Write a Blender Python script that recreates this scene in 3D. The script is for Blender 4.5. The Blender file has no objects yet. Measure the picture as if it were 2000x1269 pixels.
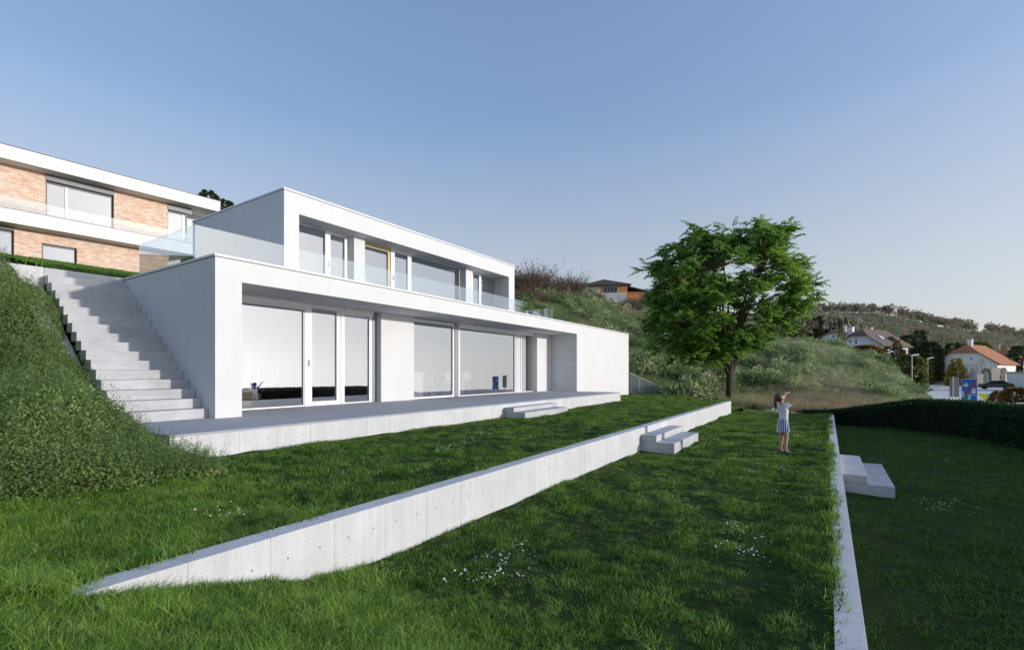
import bpy, bmesh, math, random
import numpy as np
from mathutils import Vector, Matrix

S = bpy.context.scene
COL = S.collection
rad = math.radians
rng = np.random.default_rng(7)
random.seed(7)

# ------------------------------------------------------------------ camera
# world: X runs along the white house's facade, Y up the hill behind it, Z = 0 on the middle lawn
FPX, CX, VH, CAMZ = 936.6, 1000.0, 727.0, 1.6          # measured on the 2000 px wide photograph
YAW = math.atan2(616.5, 936.6)
cam = bpy.data.cameras.new('camera')
cam.sensor_width = 36.0
cam.lens = FPX / 2000 * 36
cam.shift_y = (VH - 634.5) / 2000
cam.clip_end = 20000
cam_o = bpy.data.objects.new('camera', cam)
COL.objects.link(cam_o)
cam_o.location = (0, 0, CAMZ)
cam_o.rotation_euler = (rad(90), 0, YAW - rad(90))
S.camera = cam_o

# ------------------------------------------------------------------ sky, sun, exposure
SUN_ELEV = rad(8.5)
SUN_AZ = math.atan2(-0.950, 0.311)                      # direction towards the sun, from +X
W = bpy.data.worlds.new('World')
S.world = W
W.use_nodes = True
wn = W.node_tree
bg = wn.nodes['Background']
sky = wn.nodes.new('ShaderNodeTexSky')
sky.sky_type = 'NISHITA'
sky.sun_disc = False
sky.sun_elevation = rad(19)                             # the hazy bright sky of the photo, a little above the lamp
sky.sun_rotation = rad(90) - SUN_AZ
sky.altitude = 200
sky.air_density = 0.85
sky.dust_density = 1.0
sky.ozone_density = 1.0
gm = wn.nodes.new('ShaderNodeGamma')
gm.inputs[1].default_value = 0.52                       # softer sky contrast
wn.links.new(sky.outputs[0], gm.inputs[0])
hs = wn.nodes.new('ShaderNodeHueSaturation')
tcw = wn.nodes.new('ShaderNodeTexCoord'); spw = wn.nodes.new('ShaderNodeSeparateXYZ')
wn.links.new(tcw.outputs['Generated'], spw.inputs[0])
mxz = wn.nodes.new('ShaderNodeMath'); mxz.operation = 'MAXIMUM'; mxz.inputs[1].default_value = .012   # below the horizon the haze goes on
cbw = wn.nodes.new('ShaderNodeCombineXYZ')
wn.links.new(spw.outputs['Z'], mxz.inputs[0]); wn.links.new(spw.outputs['X'], cbw.inputs[0]); wn.links.new(spw.outputs['Y'], cbw.inputs[1])
wn.links.new(mxz.outputs[0], cbw.inputs[2]); wn.links.new(cbw.outputs[0], sky.inputs['Vector'])
mrw = wn.nodes.new('ShaderNodeMapRange')                # hazy, greyer air towards the horizon all round
for k_, v_ in (('From Min', 0.0), ('From Max', 0.45), ('To Min', 0.26), ('To Max', 1.48)): mrw.inputs[k_].default_value = v_
wn.links.new(spw.outputs['Z'], mrw.inputs[0]); wn.links.new(mrw.outputs[0], hs.inputs['Saturation'])
hs.inputs['Hue'].default_value = 0.510
mvw = wn.nodes.new('ShaderNodeMapRange')
for k_, v_ in (('From Min', 0.0), ('From Max', 0.40), ('To Min', 1.16), ('To Max', 1.62)): mvw.inputs[k_].default_value = v_
wn.links.new(spw.outputs['Z'], mvw.inputs[0]); wn.links.new(mvw.outputs[0], hs.inputs['Value'])
wn.links.new(gm.outputs[0], hs.inputs['Color'])
wn.links.new(hs.outputs[0], bg.inputs[0])
bg.inputs[1].default_value = 0.15
sl = bpy.data.lights.new('sun', 'SUN')
sl.energy = 2.0
sl.angle = rad(1.4)
sl.color = (1.0, 0.955, 0.90)
so = bpy.data.objects.new('sun', sl)
COL.objects.link(so)
so.location = (40, -120, 40)
so.rotation_euler = Vector((-math.cos(SUN_AZ) * math.cos(SUN_ELEV), -math.sin(SUN_AZ) * math.cos(SUN_ELEV),
                            -math.sin(SUN_ELEV))).to_track_quat('-Z', 'Y').to_euler()
S.view_settings.view_transform = 'Standard'
S.view_settings.look = 'None'
S.view_settings.gamma = 1.0
S.view_settings.exposure = 0.62
S.view_settings.use_curve_mapping = False
S.cycles.max_bounces = 8
S.cycles.transparent_max_bounces = 24
S.cycles.caustics_reflective = False
S.cycles.caustics_refractive = False

# ------------------------------------------------------------------ measuring helpers (pixel of the photo -> ray)
_t = 616.5
_n = math.hypot(_t, FPX)
def ray(u, v=VH):
    a = (u - CX) / FPX
    return ((a * _t + FPX) / _n, (-a * FPX + _t) / _n, (VH - v) / FPX)
def at(u, v, d):
    r = ray(u, v)
    return Vector((r[0] * d, r[1] * d, CAMZ + r[2] * d))

def vn(x, y, seed=0):
    """value noise 0..1 on arrays"""
    x = np.asarray(x, float); y = np.asarray(y, float)
    xi = np.floor(x); yi = np.floor(y)
    fx = x - xi; fy = y - yi
    fx = fx * fx * (3 - 2 * fx); fy = fy * fy * (3 - 2 * fy)
    def h(i, j):
        s = np.sin(i * 127.1 + j * 311.7 + seed * 74.7) * 43758.5453
        return s - np.floor(s)
    return (h(xi, yi) * (1 - fx) + h(xi + 1, yi) * fx) * (1 - fy) + (h(xi, yi + 1) * (1 - fx) + h(xi + 1, yi + 1) * fx) * fy
def sst(a, b, x):
    t = np.clip((np.asarray(x, float) - a) / (b - a), 0, 1)
    return t * t * (3 - 2 * t)

# ------------------------------------------------------------------ mesh helpers
class MB:
    def __init__(s):
        s.v = []; s.f = []
    def box(s, x0, x1, y0, y1, z0, z1):
        b = len(s.v)
        s.v += [(x, y, z) for z in (z0, z1) for (x, y) in ((x0, y0), (x1, y0), (x1, y1), (x0, y1))]
        s.f += [tuple(b + i for i in q) for q in ((3, 2, 1, 0), (4, 5, 6, 7), (0, 1, 5, 4), (1, 2, 6, 5), (2, 3, 7, 6), (3, 0, 4, 7))]
        return s
    def add(s, vs, fs):
        b = len(s.v)
        s.v += [tuple(v) for v in vs]
        s.f += [tuple(b + i for i in f) for f in fs]
        return s
    def prism(s, poly, axis, a, b):
        """polygon extruded along an axis; poly gives the two other coordinates in x,y,z order"""
        n = len(poly)
        def mk(p, t):
            q = list(p); q.insert('xyz'.index(axis), t); return q
        return s.add([mk(p, a) for p in poly] + [mk(p, b) for p in poly],
                     [tuple(range(n))[::-1], tuple(range(n, 2 * n))] + [(i, (i + 1) % n, n + (i + 1) % n, n + i) for i in range(n)])
    def tube(s, pts, rs, n=8, cap=True):
        pts = [Vector(p) for p in pts]
        if not hasattr(rs, '__len__'): rs = [rs] * len(pts)
        vs = []; fs = []
        for i, p in enumerate(pts):
            d = (pts[min(i + 1, len(pts) - 1)] - pts[max(i - 1, 0)]).normalized()
            a = d.orthogonal().normalized() if abs(d.z) < .99 else Vector((1, 0, 0))
            if abs(d.z) < .99: a = d.cross(Vector((0, 0, 1))).normalized()
            b = d.cross(a)
            for k in range(n):
                t = 2 * math.pi * k / n
                vs.append(p + (a * math.cos(t) + b * math.sin(t)) * rs[i])
        for i in range(len(pts) - 1):
            for k in range(n):
                fs.append((i * n + k, i * n + (k + 1) % n, (i + 1) * n + (k + 1) % n, (i + 1) * n + k))
        if cap:
            fs.append(tuple(range(n))); fs.append(tuple((len(pts) - 1) * n + k for k in range(n))[::-1])
        return s.add(vs, fs)
    def lathe(s, prof, n=16, c=(0, 0, 0)):
        vs = []; fs = []
        for r, z in prof:
            for k in range(n):
                t = 2 * math.pi * k / n
                vs.append((c[0] + r * math.cos(t), c[1] + r * math.sin(t), c[2] + z))
        for i in range(len(prof) - 1):
            for k in range(n):
                fs.append((i * n + k, i * n + (k + 1) % n, (i + 1) * n + (k + 1) % n, (i + 1) * n + k))
        return s.add(vs, fs)
    def xf(s, M):
        s.v = [tuple(M @ Vector(v)) for v in s.v]; return s

def link(name, me, m, parent=None, smooth=False, kind=None):
    o = bpy.data.objects.new(name, me)
    COL.objects.link(o)
    if m is not None and not me.materials: me.materials.append(m)
    if parent is not None: o.parent = parent
    if smooth:
        me.polygons.foreach_set('use_smooth', [True] * len(me.polygons))
    if kind: o['kind'] = kind
    return o
def ob(name, mb, m, parent=None, off=None, bevel=0.0, smooth=False, kind=None, seg=1):
    me = bpy.data.meshes.new(name)
    v = mb.v if off is None else [(a - off[0], b - off[1], c - off[2]) for a, b, c in mb.v]
    me.from_pydata(v, [], mb.f)
    bm = bmesh.new(); bm.from_mesh(me)
    bmesh.ops.recalc_face_normals(bm, faces=bm.faces)
    if bevel:
        bmesh.ops.bevel(bm, geom=bm.edges[:], offset=bevel, segments=seg, affect='EDGES', profile=.5, clamp_overlap=True)
    bm.to_mesh(me); bm.free()
    return link(name, me, m, parent, smooth, kind)
def mesh_np(name, V, F, tint=None):
    me = bpy.data.meshes.new(name)
    V = np.ascontiguousarray(V, np.float32); F = np.ascontiguousarray(F, np.int32)
    k = F.shape[1]
    me.vertices.add(len(V)); me.vertices.foreach_set('co', V.ravel())
    me.loops.add(F.size); me.loops.foreach_set('vertex_index', F.ravel())
    me.polygons.add(len(F)); me.polygons.foreach_set('loop_start', np.arange(len(F), dtype=np.int32) * k)
    me.polygons.foreach_set('loop_total', np.full(len(F), k, np.int32))
    if tint is not None:
        a = me.attributes.new('tint', 'FLOAT', 'POINT'); a.data.foreach_set('value', np.ascontiguousarray(tint, np.float32))
    me.update(calc_edges=True)
    return me
def tag(o, label, cat, group=None):
    o['label'] = label; o['category'] = cat
    if group: o['group'] = group
    return o
def thing(name, label, cat, loc=(0, 0, 0), rot=0.0, group=None):
    o = bpy.data.objects.new(name, None)
    o.empty_display_size = .3
    COL.objects.link(o)
    o.location = loc; o.rotation_euler = (0, 0, rot)
    return tag(o, label, cat, group)
def copy_tree(o, parent=None):
    c = o.copy(); COL.objects.link(c)
    if parent is not None: c.parent = parent
    for ch in list(o.children): copy_tree(ch, c)
    return c

# ------------------------------------------------------------------ materials
def newmat(name):
    m = bpy.data.materials.new(name); m.use_nodes = True
    nt = m.node_tree
    return m, nt, nt.nodes['Principled BSDF'], nt.nodes['Material Output']
def rgb(c): return (c[0], c[1], c[2], 1.0)
def coords(nt, scale=(1, 1, 1), kind='Object'):
    tc = nt.nodes.new('ShaderNodeTexCoord'); mp = nt.nodes.new('ShaderNodeMapping')
    mp.inputs['Scale'].default_value = scale
    nt.links.new(tc.outputs[kind], mp.inputs[0]); return mp.outputs[0]
def noise(nt, vec, scale, detail=4, rough=.55):
    n = nt.nodes.new('ShaderNodeTexNoise'); n.inputs['Scale'].default_value = scale
    n.inputs['Detail'].default_value = detail; n.inputs['Roughness'].default_value = rough
    nt.links.new(vec, n.inputs['Vector']); return n.outputs['Fac']
def ramp(nt, fac, stops):
    r = nt.nodes.new('ShaderNodeValToRGB')
    e = r.color_ramp.elements
    while len(e) < len(stops): e.new(.5)
    for i, (p, c) in enumerate(stops):
        e[i].position = p; e[i].color = rgb(c)
    nt.links.new(fac, r.inputs[0]); return r.outputs[0]
def mixc(nt, fac, a, b, mode='MIX'):
    m = nt.nodes.new('ShaderNodeMix'); m.data_type = 'RGBA'; m.blend_type = mode
    for s, x in ((m.inputs[0], fac), (m.inputs[6], a), (m.inputs[7], b)):
        if hasattr(x, 'links'): nt.links.new(x, s)
        elif isinstance(x, (int, float)): s.default_value = x
        else: s.default_value = rgb(x)
    return m.outputs[2]
def bump(nt, p, h, strength=.2, dist=.01):
    b = nt.nodes.new('ShaderNodeBump'); b.inputs['Strength'].default_value = strength; b.inputs['Distance'].default_value = dist
    nt.links.new(h, b.inputs['Height']); nt.links.new(b.outputs[0], p.inputs['Normal'])
def M(name, col, col2=None, rough=.6, nscale=3.0, scale=(1, 1, 1), bscale=0, bstr=.2, bdist=.005, metal=0.0, spec=.5, lo=.35, hi=.65, kind='Object'):
    m, nt, p, out = newmat(name)
    p.inputs['Roughness'].default_value = rough; p.inputs['Metallic'].default_value = metal
    p.inputs['Specular IOR Level'].default_value = spec
    v = coords(nt, scale, kind)
    if col2 is None: p.inputs['Base Color'].default_value = rgb(col)
    else: nt.links.new(ramp(nt, noise(nt, v, nscale, 6), [(lo, col), (hi, col2)]), p.inputs['Base Color'])
    if bscale: bump(nt, p, noise(nt, v, bscale, 4), bstr, bdist)
    return m
def concrete(name, a, b, streak=True):
    m, nt, p, out = newmat(name)
    p.inputs['Roughness'].default_value = .85; p.inputs['Specular IOR Level'].default_value = .2
    v = coords(nt)
    c = ramp(nt, noise(nt, v, 1.7, 6, .6), [(.3, a), (.7, b)])
    if streak:
        vs = coords(nt, (9, 9, .5))
        c = mixc(nt, .28, c, ramp(nt, noise(nt, vs, 1.6, 5), [(.38, (.70, .70, .72)), (.6, (1, 1, 1))]), 'MULTIPLY')
    else:
        vs = coords(nt, (1.2, 6, 6))
        c = mixc(nt, .35, c, ramp(nt, noise(nt, vs, 1.5, 6), [(.36, (.72, .72, .74)), (.6, (1, 1, 1))]), 'MULTIPLY')
    c = mixc(nt, .45, c, ramp(nt, noise(nt, v, 60, 2), [(.33, (.62, .62, .63)), (.45, (1, 1, 1))]), 'MULTIPLY')
    nt.links.new(c, p.inputs['Base Color'])
    bump(nt, p, noise(nt, v, 70, 4), .25, .003)
    return m
def leafmat(name, cols, trans=.35, rough=.5, attr='tint', spec=.3):
    m, nt, p, out = newmat(name)
    if attr == 'tint':
        a = nt.nodes.new('ShaderNodeAttribute'); a.attribute_name = 'tint'; fac = a.outputs['Fac']
    else:
        a = nt.nodes.new('ShaderNodeObjectInfo'); fac = a.outputs['Random']
    c = ramp(nt, fac, [(i / max(1, len(cols) - 1), x) for i, x in enumerate(cols)])
    nt.links.new(c, p.inputs['Base Color'])
    p.inputs['Roughness'].default_value = rough
    p.inputs['Specular IOR Level'].default_value = spec
    t = nt.nodes.new('ShaderNodeBsdfTranslucent')
    hs = nt.nodes.new('ShaderNodeHueSaturation'); hs.inputs['Hue'].default_value = .485; hs.inputs['Saturation'].default_value = 1.1; hs.inputs['Value'].default_value = 1.3
    nt.links.new(c, hs.inputs['Color']); nt.links.new(hs.outputs[0], t.inputs[0])
    mx = nt.nodes.new('ShaderNodeMixShader'); mx.inputs[0].default_value = trans
    nt.links.new(p.outputs[0], mx.inputs[1]); nt.links.new(t.outputs[0], mx.inputs[2]); nt.links.new(mx.outputs[0], out.inputs[0])
    return m
def glassmat(name, base, tint=(.97, .98, .975), ior=1.9):
    """coated glazing: part mirror, part clear"""
    m, nt, p, out = newmat(name)
    nt.nodes.remove(p)
    fr = nt.nodes.new('ShaderNodeFresnel'); ge = nt.nodes.new('ShaderNodeNewGeometry'); mi = nt.nodes.new('ShaderNodeMapRange')
    mi.inputs['To Min'].default_value = ior; mi.inputs['To Max'].default_value = 1 / ior      # same mirror on both faces
    nt.links.new(ge.outputs['Backfacing'], mi.inputs['Value']); nt.links.new(mi.outputs[0], fr.inputs[0])
    mm = nt.nodes.new('ShaderNodeMapRange')
    mm.inputs['To Min'].default_value = base; mm.inputs['To Max'].default_value = 1.0
    nt.links.new(fr.outputs[0], mm.inputs['Value'])
    tr = nt.nodes.new('ShaderNodeBsdfTransparent'); tr.inputs[0].default_value = rgb(tint)
    gl = nt.nodes.new('ShaderNodeBsdfGlossy'); gl.inputs['Roughness'].default_value = 0.0
    gl.inputs['Color'].default_value = (.91, .94, 1, 1)
    mx = nt.nodes.new('ShaderNodeMixShader')
    nt.links.new(mm.outputs[0], mx.inputs[0]); nt.links.new(tr.outputs[0], mx.inputs[1]); nt.links.new(gl.outputs[0], mx.inputs[2])
    nt.links.new(mx.outputs[0], out.inputs[0])
    return m

PLASTER = M('white render', (.70, .70, .70), (.665, .665, .67), .85, 1.4, bscale=90, bstr=.35, bdist=.004)
PLASTER2 = M('neighbour white render', (.82, .82, .82), (.78, .78, .78), .85, 1.2, bscale=60, bstr=.15, bdist=.003)
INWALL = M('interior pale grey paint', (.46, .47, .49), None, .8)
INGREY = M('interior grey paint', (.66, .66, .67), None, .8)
COPING = M('white coated sheet metal', (.80, .81, .82), None, .35)
GAP = M('dark shadow gap profile', (.05, .05, .055), None, .6)
WFRAME = M('white window frame', (.82, .83, .84), None, .35)
GFRAME = M('grey aluminium frame', (.30, .32, .35), None, .35, metal=.3)
DFRAME = M('anthracite frame', (.035, .037, .04), None, .4)
SHUT = M('grey shutter box', (.16, .165, .17), (.20, .205, .21), .45, 2)
WOODFR = M('oak frame', (.55, .42, .22), (.62, .48, .28), .5, 6, (1, 1, 8))
CONC = concrete('light formwork concrete', (.58, .58, .59), (.68, .68, .69))
CONCST = concrete('stair concrete', (.44, .44, .455), (.58, .58, .59), streak=False)
HOLE = M('tie hole', (.34, .34, .35), None, .9)
DECK = M('grey deck board', (.34, .35, .385), (.43, .44, .475), .8, 3, (.7, 14, 14), bscale=12, bstr=.3, bdist=.003, spec=.2)
OAKFLOOR = M('oak floorboard', (.30, .17, .08), (.42, .25, .13), .3, 2.5, (.6, 9, 1))
OAKBED = M('light oak', (.62, .44, .28), (.70, .52, .35), .5, 3, (1, 8, 8))
LINEN = M('white linen', (.80, .80, .82), None, .9, bscale=12, bstr=.4, bdist=.02)
BLUEBED = M('blue bedding', (.02, .12, .62), (.03, .20, .80), .85, 5, bscale=14, bstr=.5, bdist=.02)
BROWNWD = M('brown slatted wood', (.14, .075, .045), (.21, .115, .07), .6, 3, (30, 30, 1))
SOFA = M('charcoal sofa fabric', (.035, .036, .04), (.05, .05, .055), .9, 8)
CURT = M('white curtain', (.82, .82, .83), None, .9)
GLASS = glassmat('window glass', .36, (.98, .985, .99), ior=1.7)
BGLASS = glassmat('balustrade glass', .19, (.955, .98, .97), 1.55)

# ------------------------------------------------------------------ terrain: heights along bearings from the garden (depth -> height)
def _cz(u, lst):
    out = []
    for d, v in lst:
        a = math.atan((u - CX) / FPX)
        out.append((d / math.cos(a), CAMZ + (VH - v) / FPX * d))
    return (math.degrees(math.atan((u - CX) / FPX)), out)
_cols = [
    (-150, [(20, 0), (60, 1), (200, 5), (1500, 10)]),
    (-110, [(25, 3), (60, 8), (150, 16), (1500, 40)]),
    (-75, [(30, 4.5), (60, 12), (120, 20), (1500, 50)]),
    _cz(0, [(40, 560), (60, 520), (110, 480), (400, 480), (1500, 640)]),
    _cz(430, [(40, 580), (70, 520), (110, 480), (300, 480), (1500, 660)]),
    _cz(600, [(40, 620), (60, 540), (90, 490), (140, 480), (300, 490), (1500, 670)]),
    _cz(850, [(36, 690), (50, 620), (64, 560), (90, 515), (130, 510), (300, 540), (1500, 680)]),
    _cz(1000, [(34, 735), (45, 650), (58, 580), (75, 556), (100, 548), (200, 570), (500, 640), (1500, 690)]),
    _cz(1130, [(31, 765), (42, 690), (58, 610), (80, 578), (110, 570), (250, 595), (500, 625), (1500, 690)]),
    _cz(1230, [(29, 776), (38, 735), (55, 665), (78, 618), (98, 600), (130, 592), (300, 605), (600, 622), (1500, 690)]),
    _cz(1330, [(28, 780), (36, 758), (50, 700), (68, 650), (90, 628), (150, 622), (400, 620), (700, 622), (1500, 690)]),
    _cz(1450, [(27, 792), (36, 778), (47, 722), (58, 680), (72, 660), (110, 664), (160, 655), (400, 630), (700, 615), (1500, 690)]),
    _cz(1560, [(26, 806), (34, 790), (43, 735), (52, 690), (61, 664), (76, 690), (110, 676), (200, 664), (450, 634), (700, 612), (1500, 690)]),
    _cz(1640, [(26, 808), (34, 792), (43, 740), (52, 696), (60, 674), (76, 704), (110, 688), (200, 668), (450, 638), (700, 611), (1500, 690)]),
    _cz(1700, [(26, 812), (34, 794), (43, 750), (51, 712), (57, 694), (73, 720), (105, 703), (200, 682), (450, 644), (700, 611), (1500, 690)]),
    _cz(1740, [(28, 812), (40, 776), (48, 736), (54, 716), (68, 740), (105, 715), (200, 690), (450, 646), (700, 615), (1500, 690)]),
    _cz(1785, [(28, 824), (38, 794), (46, 776), (53, 766), (66, 768), (100, 745), (130, 735), (200, 702), (450, 652), (700, 626), (1500, 690)]),
    _cz(1830, [(28, 826), (40, 797), (60, 773), (100, 754), (130, 747), (170, 725), (250, 695), (450, 660), (700, 636), (1500, 690)]),
    _cz(1920, [(28, 826), (40, 797), (60, 773), (100, 754), (130, 742), (170, 722), (250, 700), (450, 668), (700, 648), (1500, 695)]),
    _cz(2000, [(28, 826), (40, 797), (60, 773), (100, 752), (130, 742), (170, 728), (250, 708), (450, 680), (700, 662), (1500, 700)]),
    (58, [(22, -1.6), (40, -1.8), (80, -3), (160, -6), (400, -6), (900, -10), (1800, -20)]),
    (72, [(18, -1.6), (40, -3), (100, -13), (300, -42), (1500, -215)]),
    (110, [(18, -1.6), (40, -4), (100, -15), (300, -45), (1500, -220)]),
    (165, [(18, -1.4), (40, -3), (100, -12), (300, -42), (1500, -215)]),
    (210, [(20, 0), (60, 1), (200, 5), (1500, 10)]),
]
_AZ = np.array([c[0] for c in _cols])
_LR = np.linspace(math.log(9), math.log(1500), 90)
_TZ = []
for _a, _l in _cols:
    rr = np.log([p[0] for p in _l]); zz = [p[1] for p in _l]
    r0 = rr[0]
    rr = np.concatenate([[math.log(9), r0 - .22], rr]) if r0 - .22 > math.log(9) else rr
    zz = np.concatenate([[-1.6, min(-1.3, zz[0] - .8)], zz]) if len(rr) > len(zz) else zz
    _TZ.append(np.interp(_LR, rr, zz))
_TZ = np.array(_TZ)
def Zt(x, y):
    x = np.asarray(x, float); y = np.asarray(y, float)
    R = (x * _t - y * FPX) / _n; D = (x * FPX + y * _t) / _n
    az = np.degrees(np.arctan2(R, D)); az = np.where(az < -150, az + 360, az)
    lr = np.log(np.maximum(np.hypot(x, y), 9.0))
    j = np.clip(np.searchsorted(_AZ, az) - 1, 0, len(_AZ) - 2)
    f = np.clip((az - _AZ[j]) / (_AZ[j + 1] - _AZ[j]), 0, 1)
    f = f * f * (3 - 2 * f) * .5 + f * .5
    k = np.clip((lr - _LR[0]) / (_LR[1] - _LR[0]), 0, len(_LR) - 1.001)
    ki = k.astype(int); kf = k - ki
    z0 = _TZ[j, ki] * (1 - kf) + _TZ[j, ki + 1] * kf
    z1 = _TZ[j + 1, ki] * (1 - kf) + _TZ[j + 1, ki + 1] * kf
    r = np.hypot(x, y)
    amp = np.clip((r - 26) / 60, 0, 1) * (1 - .92 * sst(37.5, 39.5, az) * sst(52, 50, az) * sst(160, 120, r))
    nz = (vn(x * .11, y * .11, 3) - .5) * 1.2 + (vn(x * .3, y * .3, 4) - .5) * .5
    return z0 * (1 - f) + z1 * f + nz * amp

def grid_obj(name, xs, ys, zf, m, kind='structure'):
    X, Y = np.meshgrid(xs, ys)
    Z = zf(X, Y)
    V = np.stack([X.ravel(), Y.ravel(), Z.ravel()], 1)
    nx, ny = len(xs), len(ys)
    i, j = np.meshgrid(np.arange(nx - 1), np.arange(ny - 1))
    a = (j * nx + i).ravel()
    return link(name, mesh_np(name, V, np.stack([a, a + 1, a + nx + 1, a + nx], 1)), m, None, True, kind)

def _hillmat():
    m, nt, p, out = newmat('hillside soil and grass')
    p.inputs['Roughness'].default_value = .95; p.inputs['Specular IOR Level'].default_value = .1
    v = coords(nt)
    near = ramp(nt, noise(nt, v, .16, 8, .6), [(.32, (.08, .12, .045)), (.5, (.14, .18, .075)), (.62, (.23, .20, .11)), (.75, (.12, .16, .07))])
    fine = ramp(nt, noise(nt, v, 2.2, 6), [(.3, (.55, .55, .5)), (.7, (1.1, 1.1, 1.05))])
    c = mixc(nt, .8, near, fine, 'MULTIPLY')
    far = ramp(nt, noise(nt, v, .022, 7, .65), [(.34, (.08, .13, .06)), (.48, (.17, .14, .10)), (.6, (.21, .165, .125)), (.72, (.10, .15, .075))])
    sp = nt.nodes.new('ShaderNodeSeparateXYZ'); nt.links.new(v, sp.inputs[0])
    ln = nt.nodes.new('ShaderNodeVectorMath'); ln.operation = 'LENGTH'; nt.links.new(v, ln.inputs[0])
    mr = nt.nodes.new('ShaderNodeMapRange'); mr.inputs['From Min'].default_value = 110; mr.inputs['From Max'].default_value = 240
    nt.links.new(ln.outputs['Value'], mr.inputs[0])
    # valley floor far below the garden, coloured pale in place of bright haze
    mv = nt.nodes.new('ShaderNodeMapRange'); mv.inputs['From Min'].default_value = -4; mv.inputs['From Max'].default_value = -16
    nt.links.new(sp.outputs['Z'], mv.inputs[0])
    val = ramp(nt, noise(nt, v, .012, 5), [(.35, (.46, .42, .38)), (.65, (.58, .54, .50))])
    c = mixc(nt, mr.outputs[0], c, far)
    c = mixc(nt, mv.outputs[0], c, val)
    nt.links.new(c, p.inputs['Base Color'])
    bump(nt, p, noise(nt, v, 1.2, 8), .8, .25)
    return m
HILL = _hillmat()
_az = np.concatenate([np.arange(-150, -60, 3.), np.arange(-60, 60, .5), np.arange(60, 210.1, 3.)])
_rr = np.concatenate([np.exp(np.linspace(math.log(9), math.log(130), 62)), np.exp(np.linspace(math.log(138), math.log(1500), 34)), [2200, 4000, 9000]])
A_, R_ = np.meshgrid(np.radians(_az), _rr)
_fx, _fy = FPX / _n, _t / _n          # forward of the measuring frame
_rx, _ry = _t / _n, -FPX / _n
PX = R_ * (np.cos(A_) * _fx + np.sin(A_) * _rx); PY = R_ * (np.cos(A_) * _fy + np.sin(A_) * _ry)
PZ = Zt(PX, PY)
PZ = np.where((R_ > 1500) & (PZ < -60), PZ * R_ / 1500, PZ)          # the valley side falls on out of sight
na, nr = len(_az), len(_rr)
V = np.stack([PX.ravel(), PY.ravel(), PZ.ravel()], 1)
i_, j_ = np.meshgrid(np.arange(na - 1), np.arange(nr - 1))
a_ = (j_ * na + i_).ravel()
F = np.stack([a_, a_ + na, a_ + na + 1, a_ + 1], 1)
V = np.vstack([V, [[0, 0, -1.7]]])
capF = [(len(V) - 1, k, k + 1, k + 1) for k in range(na - 1)]
V = np.vstack([V, V[:1]])
me = bpy.data.meshes.new('hillside')
me.from_pydata(V.tolist(), [], [tuple(q) for q in F.tolist()] + [(c[0], c[1], c[2]) for c in capF])
bm = bmesh.new(); bm.from_mesh(me); bmesh.ops.remove_doubles(bm, verts=bm.verts, dist=1e-4); bmesh.ops.recalc_face_normals(bm, faces=bm.faces); bm.to_mesh(me); bm.free()
if me.polygons[200].normal.z < 0: me.flip_normals()
link('hillside', me, HILL, None, True, 'structure')

# ------------------------------------------------------------------ lawns
HEDGE = [(24.0, .75), (23.2, -.2), (22.5, -1.34), (22.0, -2.76), (20.6, -3.8), (18.8, -4.5), (16, -5.3), (12, -6.3), (7, -7.3), (1, -8.2), (-6, -9)]
_hx = np.array([p[0] for p in HEDGE][::-1]); _hy = np.array([p[1] for p in HEDGE][::-1])
def hedge_out(x, y):
    """signed distance-like value, > 0 beyond the hedge"""
    return np.maximum(np.interp(x, _hx, _hy) - y, (x - 24.0) + np.maximum(0, -.3 - y) * .3)
def left_bank(x):
    t = .85 - x
    return .34 * (t + np.sqrt(t * t + .12)) * .5 * sst(2.6, 1.4, x)
def g_mid(x, y):
    z = np.interp(x, [-6, -2, .2, .85, 1.56, 2.1, 2.6, 3.2], [2.3, 1.35, .60, .385, .225, .045, -.04, -.068])
    z = z + (vn(x * 1.1, y * 1.1, 11) - .5) * .04 + (vn(x * 3.1, y * 3.6, 15) - .5) * .045 + .055 * sst(.5, -.02, y) * sst(1.0, 2.5, x)
    return z - 1.2 * sst(22.4, 25.5, x)
def g_up(x, y):
    z = .345 + left_bank(x)
    z = z + (vn(x * 1.0, y * 1.0, 12) - .5) * .05 + (vn(x * 3.1, y * 3.6, 16) - .5) * .045 + .06 * sst(3.5, 7.2, y) + .04 * sst(4.0, 3.5, y)
    z = z - .42 * sst(6.5, 3.5, y) * sst(21.3, 22.6, x)
    return z - 1.4 * sst(25.0, 29, x)
def g_low(x, y):
    z = -.45 + (vn(x * 1.0, y * 1.0, 13) - .5) * .06 + .6 * sst(2.4, -1.5, x)
    return z - 1.4 * sst(.4, 2.6, hedge_out(x, y)) - .0 * x
def g_bank(x, y):
    """planted bank beside the stairs"""
    z = .36 + .69 * np.maximum(0, y - 9.25) + .22 * np.clip(2.2 - x, 0, 30) * sst(6.4, 8.6, y)
    z = np.maximum(z, g_up(x, np.minimum(y, 7)) - .02)
    return z
LAWNSOIL = M('lawn soil', (.02, .035, .010), (.035, .055, .016), .95, 5, bscale=30, bstr=.5, bdist=.02, spec=.1)
grid_obj('middle_lawn', np.arange(-6, 26.01, .1), np.arange(-.05, 3.36, .1), g_mid, LAWNSOIL)
grid_obj('upper_lawn', np.arange(-8, 30.01, .12), np.concatenate([np.arange(3.46, 7.3, .1), np.arange(7.5, 9.3, .3)]),
         lambda x, y: np.where((y > 7.3) & (x > 2.85) & (x < 19.1), .1, g_up(x, y)), LAWNSOIL)
grid_obj('lower_lawn', np.arange(-8, 27.01, .25), np.arange(-12, -.15, .25), g_low, LAWNSOIL)
grid_obj('planted_bank', np.arange(-14, 2.92, .25), np.arange(6.2, 13.45, .25), g_bank, M('bark mulch soil', (.04, .03, .02), (.07, .05, .03), .95, 8, spec=.1))
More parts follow.
